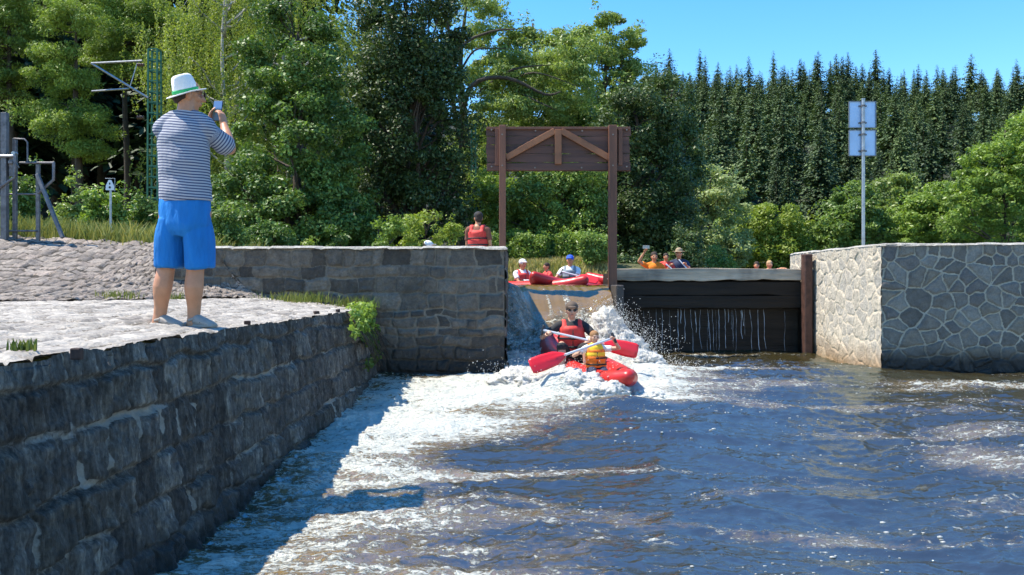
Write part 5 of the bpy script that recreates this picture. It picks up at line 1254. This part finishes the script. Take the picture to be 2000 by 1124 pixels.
# ---------------------------------------------------------------- generic smaller figures
def figure(label, loc, yaw, s=1.0, vox=.014, stand=False, shirt=None, vest=None, pants=None, cap=None, hair=None, glasses=False, eyes=False, wr=None, hints=None, head_yaw=0, lean=0, sk=None, curl=.9, hn=None, bare=False, sleeve=.6, vest2=None, head_dx=0, legs=None):
    """a person in their own frame: x right, y ahead, z up; origin at the seat (or at the feet when standing)"""
    t = thing('person', loc, label, 'person', None, yaw)
    z0 = .90 if stand else .10; sk = sk or skin
    Lp = lambda x, y, z: np.array((x+(z*.25*head_dx), y+lean*z, z0+z))*s
    b_ = MB(); hd = Lp(0, .035, .62); f = np.array((math.sin(head_yaw), math.cos(head_yaw), -.05))
    b_.tube([Lp(0, 0, -.06), Lp(0, 0, .05), Lp(0, .01, .2), Lp(0, .01, .36), Lp(0, .0, .44)], [(.16*s, .11*s), (.15*s, .11*s), (.145*s, .10*s), (.165*s, .105*s), (.10*s, .07*s)], n=16)
    b_.tube([Lp(-.17, 0, .405), Lp(-.06, .0, .435), Lp(.06, 0, .435), Lp(.17, 0, .405)], [.055*s]*4, n=12)
    b_.tube([Lp(0, 0, .42), Lp(0, .02, .56)], [.055*s, .052*s], n=12)
    H_, M_ = head_solid(b_, hd, f, (0, 0, 1), s)
    wr = wr or ((-.25, .35, .12), (.25, .35, .12)); hints = hints or ((-.6, -.3, -1), (.6, -.3, -1)); arms = []
    for i, e in enumerate((-1, 1)):
        a = Lp(e*.185, 0, .40); w = np.array(wr[i])*s+np.array((0, 0, z0))*s; el, w = ik(a, w, .28*s, .25*s, hints[i]); arms.append((a, el, w))
        b_.tube([a, a*.5+el*.5, el], [.047*s, .043*s, .035*s], n=12); b_.tube([el, el*.6+w*.4, w], [.036*s, .035*s, .023*s], n=12)
        d = w-el; hn_ = (hn[i] if hn else (-e*.3, 1, -.4)); hand(b_, w, d, hn_, curl, s*.95, left=(e < 0), fr=.0095)
    leg_pts = []
    for e in (-1, 1):
        if stand: q = [(e*.09, 0, -.02), (e*.10, .02, -.42), (e*.10, 0, -.82), (e*.10, .10, -.87)]
        elif legs: q = legs[0 if e < 0 else 1]
        else: q = [(e*.09, .02, 0), (e*.17, .38, .14), (e*.16, .55, -.08), (e*.16, .66, -.10)]
        q = [np.array((a_, b2, c_+z0))*s for a_, b2, c_ in q]; leg_pts.append(q)
        b_.tube([q[0], q[0]*.5+q[1]*.5, q[1]], [.085*s, .075*s, .055*s], n=12); b_.tube([q[1], q[1]*.6+q[2]*.4, q[2]], [.055*s, .056*s, .038*s], n=12); b_.tube([q[2], q[3]], [(.038*s, .034*s), (.042*s, .022*s)], n=10)
    piece(t, 'body', b_, sk, vox, 2)
    if shirt:
        c = MB(); c.tube([Lp(0, 0, -.02), Lp(0, 0, .05), Lp(0, .01, .2), Lp(0, .01, .36), Lp(0, 0, .455)], [(.172*s, .128*s), (.165*s, .125*s), (.160*s, .12*s), (.178*s, .12*s), (.10*s, .08*s)], n=18, caps=False)
        c.tube([Lp(-.17, 0, .405), Lp(-.06, .0, .44), Lp(.06, 0, .44), Lp(.17, 0, .405)], [.062*s]*4, n=12)
        for a, el, w in arms: c.tube([a, a*(1-sleeve)+el*sleeve], [.060*s, .057*s], n=12, caps=False)
        if sleeve >= 1:
            for a, el, w in arms: c.tube([el*1.0, el*.15+w*.85], [.048*s, .036*s], n=12)
        piece(t, 'shirt', c, shirt, vox*.9, 2, disp=lambda v: .006*fbm(v[:, 0]*9, v[:, 1]*9, v[:, 2]*9, oct=2, seed=4))
    if pants:
        c = MB(); c.tube([Lp(0, 0, -.08), Lp(0, 0, .06)], [(.178*s, .13*s), (.170*s, .125*s)], n=16)
        for q in leg_pts: c.tube([q[0], q[0]*.5+q[1]*.5, q[1]*.93+q[2]*.07], [.1*s, .09*s, .072*s], n=12)
        piece(t, 'shorts', c, pants, vox*.9, 2)
    if vest:
        c = MB(); c.tube([Lp(0, .005, .07), Lp(0, .01, .2), Lp(0, .012, .34), Lp(0, .01, .40)], [(.190*s, .158*s), (.190*s, .160*s), (.185*s, .155*s), (.150*s, .13*s)], n=20, caps=False)
        for e in (-1, 1): c.tube([Lp(e*.10, .10, .36), Lp(e*.105, .04, .465), Lp(e*.105, -.04, .465), Lp(e*.10, -.10, .36)], [(.040*s, .022*s)]*4, n=10, ref=(1, 0, 0))
        vo = piece(t, 'life_vest', c, vest, vox*.8, 2, disp=lambda v: .008*np.sin(v[:, 2]*42/s)*.6+.004*fbm(v[:, 0]*9, v[:, 1]*9, v[:, 2]*9, oct=2, seed=4))
        c = MB()
        for zz in (.12, .24): c.tube([(.196*s*math.cos(a), .006*s+lean*(z0*0+zz)*s+.168*s*math.sin(a), (z0+zz)*s) for a in np.linspace(0, 2*math.pi, 25)], [(.014*s, .006*s)]*25, n=6, sub=1, ref=(0, 0, 1), caps=False)
        c.box(Lp(0, .178, .12), (.05*s, .02*s, .035*s)); c.box(Lp(0, .178, .24), (.05*s, .02*s, .035*s))
        c.box(Lp(0, .166, .22), (.012*s, .012*s, .26*s))
        ob('belt', mesh_np('belt', c.v, c.f, black_c, True), vo)
        if vest2:
            c = MB(); c.tube([Lp(0, .012, .30), Lp(0, .012, .385)], [(.192*s, .163*s), (.168*s, .146*s)], n=20); piece(vo, 'shoulder_panel', c, vest2, vox*.8, 2)
    if hair:
        c = MB(); c.ell(H_(0, -.014, .042), (.084*s, .100*s, .084*s), M_); c.ell(H_(0, -.055, -.02), (.070*s, .05*s, .07*s), M_); piece(t, 'hair', c, hair, vox*.7, 2)
    if glasses:
        c = MB(); c.ell(H_(.032, .088, .008), (.028*s, .010*s, .019*s), M_); c.ell(H_(-.032, .088, .008), (.028*s, .010*s, .019*s), M_); c.tube([H_(-.08, 0, .012), H_(-.07, .075, .012), H_(0, .095, .012), H_(.07, .075, .012), H_(.08, 0, .012)], [.004*s]*5, n=6)
        ob('sunglasses', mesh_np('sunglasses', c.v, c.f, dark_glass, True), t)
    if eyes:
        for e in (-1, 1):
            c = MB(); c.ell(H_(e*.031, .086, .006), (.013*s, .008*s, .008*s), M_, 10, 6); ob('eye', mesh_np('eye', c.v, c.f, eye_m, True), t)
    if eyes or glasses:
        c = MB(); c.ell(H_(0, .094, -.053), (.022*s, .008*s, .005*s), M_, 10, 6); ob('mouth', mesh_np('mouth', c.v, c.f, simple('lips', (.35, .10, .08), .5, bmp=0), True), t)
    if cap:
        kind, cm = cap; c = MB()
        if kind == 'cap':
            c.ell(H_(0, -.008, .048), (.088*s, .102*s, .080*s), M_, 18, 12); c.ell(H_(0, .105, .052), (.062*s, .065*s, .010*s), M_, 14, 8)
        elif kind == 'helmet': c.ell(H_(0, -.008, .040), (.095*s, .110*s, .092*s), M_, 18, 12)
        else:
            c.ell(H_(0, -.005, .085), (.082*s, .095*s, .065*s), M_, 18, 12); c.ell(H_(0, 0, .055), (.165*s, .18*s, .010*s), M_, 22, 8)
        # the lower half of the dome is inside the head
        piece(t, 'cap' if kind != 'hat' else 'hat', c, cm, vox*.6, 1)
    return t
# inflatable canoe
rub = simple('red_rubber', (.50, .022, .018), .36, var=.12, scale=3, bmp=.06, bd=.01)
rub_d = simple('dark_red_rubber', (.30, .018, .018), .4, var=.15, scale=3, bmp=.06, bd=.01)
grey_rub = simple('grey_rubber', (.08, .08, .085), .6, bmp=.1)
def canoe_mesh(L=3.7, wd=.27, r=.15):
    m = MB()
    for e in (-1, 1):
        pts = []; rr = []
        for k in range(15):
            q = k/14; a = abs(2*q-1); pts.append((e*wd*(1-a**2.8)**.75, (q-.5)*(L-.2), .16+.17*a**3.6)); rr.append(r*(1-.35*a**4))
        m.tube(pts, rr, n=14, sub=3, ref=(1, 0, 0))
    for e in (-1, 1):
        m.tube([(0, e*(L/2-.75), .17), (0, e*(L/2-.4), .21), (0, e*(L/2-.08), .32)], [(.21, .10), (.16, .12), (.07, .09)], n=14, ref=(1, 0, 0))
    m.tube([(0, -(L/2-.6), .10), (0, L/2-.6, .10)], [(.24, .06)]*2, n=14, ref=(1, 0, 0))
    v, nn, f = fuse(m, .022, 4); return v, f
cv, cf = canoe_mesh()
hull_me = mesh_np('hull', cv, cf, rub, True)
seat_b = MB()
for y in (-.75, .55): seat_b.tube([(-.18, y, .20), (.18, y, .20)], [(.10, .07)]*2, n=12, ref=(0, 1, 0))
v, nn, f = fuse(seat_b, .02, 2); seat_me = mesh_np('seat', v, f, grey_rub, True)
tr_ = MB()
for e in (-1, 1):
    tr_.tube([(e*(.27*(1-abs(2*q-1)**2.8)**.75+.145*(1-.3*abs(2*q-1)**4)), (q-.5)*3.4, .17+.17*abs(2*q-1)**3.6) for q in np.linspace(.06, .94, 15)], [.012]*15, n=6, sub=2, caps=False)
trim_me = mesh_np('grab_line', tr_.v, tr_.f, black_c, True)
def canoe(loc, yaw, label, pitch=0, roll=0, mat=None, sc_=1):
    t = thing('inflatable_canoe', loc, label, 'canoe', 'red inflatable canoes', yaw); t.rotation_euler = (pitch, roll, yaw); t.scale = (sc_,)*3
    ob('hull', hull_me, t); ob('seat', seat_me, t); ob('grab_line', trim_me, t); return t
def yaw_of(dx, dy): return math.atan2(-dx, dy)
def paddle(a, b_, label, blade_mat, shaft_mat, grip=True, nrm=(0, -1, .3), L=None):
    """a = grip end, b_ = blade tip (world)"""
    a = np.array(a, float); b_ = np.array(b_, float); Ln = np.linalg.norm(b_-a); d = (b_-a)/Ln; n = np.array(nrm, float); n -= d*np.dot(n, d); n /= np.linalg.norm(n); x = np.cross(d, n)
    t = thing('paddle', a, label, 'paddle', 'canoe paddles'); bl = .46
    mb = MB(); mb.tube([(0, 0, 0), d*(Ln-bl+.02)], [.0155, .0155], n=10, ref=x); ob('shaft', mesh_np('shaft', mb.v, mb.f, shaft_mat, True), t)
    if grip: mb = MB(); mb.tube([-x*.055, x*.055], [.017]*2, n=10, ref=d); ob('grip', mesh_np('grip', mb.v, mb.f, simple('black_plastic', (.02, .02, .02), .4, bmp=0), True), t)
    out = [(0, .02), (.06, .055), (.14, .088), (.30, .100), (.42, .096), (.455, .080), (.462, .0)]; V = []; prof = [(q, w) for q, w in out]
    nn_ = 9; vs = []
    for (q, w) in prof:
        for k in range(nn_):
            u = -1+2*k/(nn_-1); rid = .014*math.exp(-(u/.16)**2)*(1-q/.5)+.012*(1-u*u)
            vs.append(d*(Ln-bl+q)+x*w*u+n*(.004+rid*.6))
    m0 = len(vs); vs += [v_-n*(.008+2*.6*(.014*math.exp(-((-1+2*(i % nn_)/(nn_-1))/.16)**2)*(1-prof[i//nn_][0]/.5))) for i, v_ in enumerate(vs)]
    fs = []
    for i in range(len(prof)-1):
        for k in range(nn_-1):
            q = i*nn_+k; fs.append((q, q+1, q+nn_+1, q+nn_)); fs.append((m0+q, m0+q+nn_, m0+q+nn_+1, m0+q+1))
        fs.append((i*nn_, i*nn_+nn_, m0+i*nn_+nn_, m0+i*nn_)); q = i*nn_+nn_-1; fs.append((q, m0+q, m0+q+nn_, q+nn_))
    q = (len(prof)-1)*nn_; 
    ob('blade', mesh_np('blade', vs, fs, blade_mat, True), t); return t
alu = simple('pale_shaft', (.62, .63, .65), .35, .3, var=.05, bmp=0)
redp = simple('red_blade', (.72, .02, .03), .3, var=.06, scale=5, bmp=0)
# the canoe coming down the chute
cx_, cy_ = .98, 11.05
bow = np.array((1.36, 9.75)); stn = np.array((.56, 12.75)); dv_ = bow-stn
canoe((float((bow+stn)[0]/2), float((bow+stn)[1]/2), .0), yaw_of(*dv_), 'red inflatable canoe shooting out of the chute into white water', pitch=R(-5), roll=R(4), sc_=.86)
def local(loc, yaw, p):
    c, s = math.cos(-yaw), math.sin(-yaw); q = np.array(p, float)-np.array(loc); return (c*q[0]-s*q[1], s*q[0]+c*q[1], q[2])
# woman: her right hand is at image left
wl = np.array((.80, 11.35, .17)); wy = yaw_of(.05, -1); ws = .97
wl_r = local(wl, wy, P(1069, 651, 11.05)); wl_l = local(wl, wy, P(1157, 661, 10.95))
def cv_(p, s): return (p[0]/s, p[1]/s, p[2]/s-.10)
figure('woman in dark cap and red life vest paddling at the rear of the descending canoe', wl, wy, ws, .0085, shirt=black_c, vest=red_v, pants=black_c, cap=('cap', cloth('dark_cap_cloth', (.10, .07, .05))), hair=hair_b, glasses=True,
       wr=(cv_(wl_l, ws), cv_(wl_r, ws)) if wl_l[0] < wl_r[0] else (cv_(wl_r, ws), cv_(wl_l, ws)), hints=((-1, -.2, -.7), (1, -.2, -.7)), head_yaw=R(4), sk=skin_p, sleeve=.6, hn=((.2, -.2, -1), (-.2, -.2, -1)), curl=.95,
       legs=([(-.09, .02, 0), (-.17, .30, .16), (-.16, .34, -.16), (-.16, .42, -.18)], [(.09, .02, 0), (.17, .30, .16), (.16, .34, -.16), (.16, .42, -.18)]))
paddle(P(1060, 645, 11.02), P(1246, 687, 10.75), 'paddle with pale shaft held by the woman, red blade out to the right', redp, alu, nrm=(0, -1, .1))
# child in front
kl = np.array((1.03, 10.35, .10)); ky = yaw_of(.12, -1); ks = .66
ka = local(kl, ky, P(1198, 664, 10.2)); kb = local(kl, ky, P(1131, 690, 10.1))
figure('small child in orange and yellow life vest paddling in the bow of the descending canoe', kl, ky, ks, .0085, shirt=white_c, vest=orange_v, vest2=cloth('yellow_vest_cloth', (.85, .55, .03)), pants=navy_t, hair=cloth('light_brown_hair', (.30, .15, .06)), eyes=True,
       wr=((ka[0]/ks, ka[1]/ks, ka[2]/ks-.1), (kb[0]/ks, kb[1]/ks, kb[2]/ks-.1)) if ka[0] < kb[0] else ((kb[0]/ks, kb[1]/ks, kb[2]/ks-.1), (ka[0]/ks, ka[1]/ks, ka[2]/ks-.1)), hints=((-1, -.2, -.6), (1, -.2, -.6)), head_yaw=R(-8), sk=skin_p, sleeve=.5, head_dx=.25,
       legs=([(-.09, .02, 0), (-.11, .26, .0), (-.11, .02, -.08), (-.11, -.08, -.10)], [(.09, .02, 0), (.11, .26, .0), (.11, .02, -.08), (.11, -.08, -.10)]))
paddle(P(1199, 660, 10.2), P(1036, 717, 9.85), 'paddle held across the child, red blade low on the left above the foam', redp, alu, nrm=(0, -1, .35))

# ---------------------------------------------------------------- people on the pond above
figure('man in black cap and red life vest standing behind the pier with his back turned', (-.66, 16.3, .90), yaw_of(.25, 1), 1.04, .014, stand=True, shirt=brown_t, vest=red_v, pants=navy_t, cap=('cap', black_c), hair=hair_d, wr=((-.15, .26, .02), (.22, .16, -.08)), hints=((-.5, -1, -.4), (.5, -1, -.4)), sleeve=.7, head_yaw=R(-25), hn=((.5, .3, -.5), (-.5, .3, -.5)))
BZ = POND-.13
canoe((-1.9, 18.4, BZ), yaw_of(1, .15), 'red canoe waiting behind the pier, under the person in the white cap')
figure('person in white cap, only the head showing over the pier top', (-1.86, 18.4, BZ+.18), yaw_of(1, .15), 1.08, .018, shirt=white_c, cap=('cap', white_c), hair=hair_d, pants=navy_t)
c1 = canoe((.25, 18.6, BZ-.10), yaw_of(.9, -.9), 'red canoe left of the frame opening carrying the paddler in the white cap')
figure('paddler in white cap and red vest, left in the frame opening', (.22, 18.75, BZ-.10), yaw_of(.6, -1), .95, .014, shirt=white_c, vest=red_v, cap=('cap', white_c), hair=hair_d, pants=navy_t, wr=((-.45, .35, .22), (.1, .42, .2)), eyes=True)
figure('child in red vest seated low between the two canoes in the frame opening', (.82, 19.5, BZ-.02), yaw_of(-1, -.5), .78, .014, shirt=red_v, vest=red_v, hair=hair_d, pants=navy_t, wr=((-.2, .4, .1), (.2, .4, .1)))
canoe((1.25, 18.9, BZ-.08), yaw_of(-.55, -1), 'red canoe with a raised dark bow in the middle of the frame opening', pitch=R(3), sc_=.95)
figure('paddler in blue cap and grey-blue vest in the middle of the frame opening', (1.32, 19.15, BZ-.04), yaw_of(-.2, -1), 1.0, .014, shirt=white_c, vest=grey_t, cap=('cap', blue_c), hair=hair_d, pants=navy_t, wr=((-.1, .42, .12), (.42, .32, .05)), eyes=True)
paddle((1.10, 18.7, 1.48), (1.88, 18.4, 1.27), 'paddle of the paddler in the blue cap, red blade near the right timber post', redp, alu, nrm=(0, -1, .6))
paddle((.25, 18.4, 1.28), (.95, 18.2, 1.30), 'paddle of the white-capped paddler lying flat over the two canoes', redp, alu, nrm=(0, -.5, 1))
# selfie group
canoe((3.55, 20.0, BZ), yaw_of(1, -.25), 'red canoe mostly hidden behind the weir carrying three people taking a selfie')
ol = np.array((3.36, 20.0, BZ+.08)); oy = yaw_of(.05, -1)
t = local(ol, oy, P(1258, 494, 19.75))
figure('man in orange t-shirt raising one arm with a phone for a selfie', ol, oy, .98, .014, shirt=orange_t, hair=hair_d, pants=navy_t, wr=((-.3, .3, .0), (t[0]/.98, t[1]/.98, t[2]/.98-.1)), hints=((-1, 0, -1), (1, 0, -.6)), sleeve=.55, eyes=True, curl=.5)
tp_ = P(1262, 483, 19.7); t2 = thing('phone', tp_, 'phone held sideways up high by the man in the orange t-shirt', 'phone')
mb = MB(); mb.box((0, 0, 0), (.155, .01, .075)); mb.build('case', simple('phone_pale_case', (.45, .42, .35), .4, bmp=0), t2, bevel=.003)
mb = MB(); mb.box((.0, .0058, 0), (.145, .002, .068)); mb.build('screen', dark_glass, t2)
figure('dark-haired child between the orange man and the man in the brown hat', (3.66, 20.1, BZ+.22), yaw_of(0, -1), .78, .014, shirt=red_v, hair=hair_d, pants=navy_t, eyes=True)
figure('man in brown brimmed hat and dark shirt holding a paddle behind the weir', (3.98, 20.15, BZ+.14), yaw_of(-.2, -1), 1.0, .014, shirt=navy_t, cap=('hat', khaki), hair=hair_d, pants=navy_t, wr=((-.15, .42, .36), (.18, .42, .34)), eyes=True)
paddle((3.90, 19.7, 1.76), (4.42, 19.4, 1.10), 'paddle with pale shaft slanting down from the man in the brown hat', redp, alu, grip=False)
paddle((3.60, 19.7, 1.66), (4.15, 19.5, 1.15), 'paddle with pale shaft in front of the child behind the weir', redp, alu, grip=False)
# two more near the right pier
canoe((7.05, 24.0, BZ), yaw_of(1, .1), 'red canoe hidden behind the right end of the weir with two paddlers')
figure('dark-haired paddler in red, left of the pair by the right pier', (6.95, 24, BZ-.03), yaw_of(-.4, -1), .95, .016, shirt=red_v, hair=hair_d, pants=navy_t)
figure('paddler with light hair and raised arm, right one of the pair by the right pier', (7.30, 24, BZ+.0), yaw_of(.3, -1), .95, .016, shirt=cloth('pink_cloth', (.65, .25, .22)), hair=cloth('fair_hair', (.45, .28, .15)), pants=navy_t, wr=((-.42, .2, .50), (.2, .4, .2)), hints=((-1, 0, .4), (1, 0, -1)))
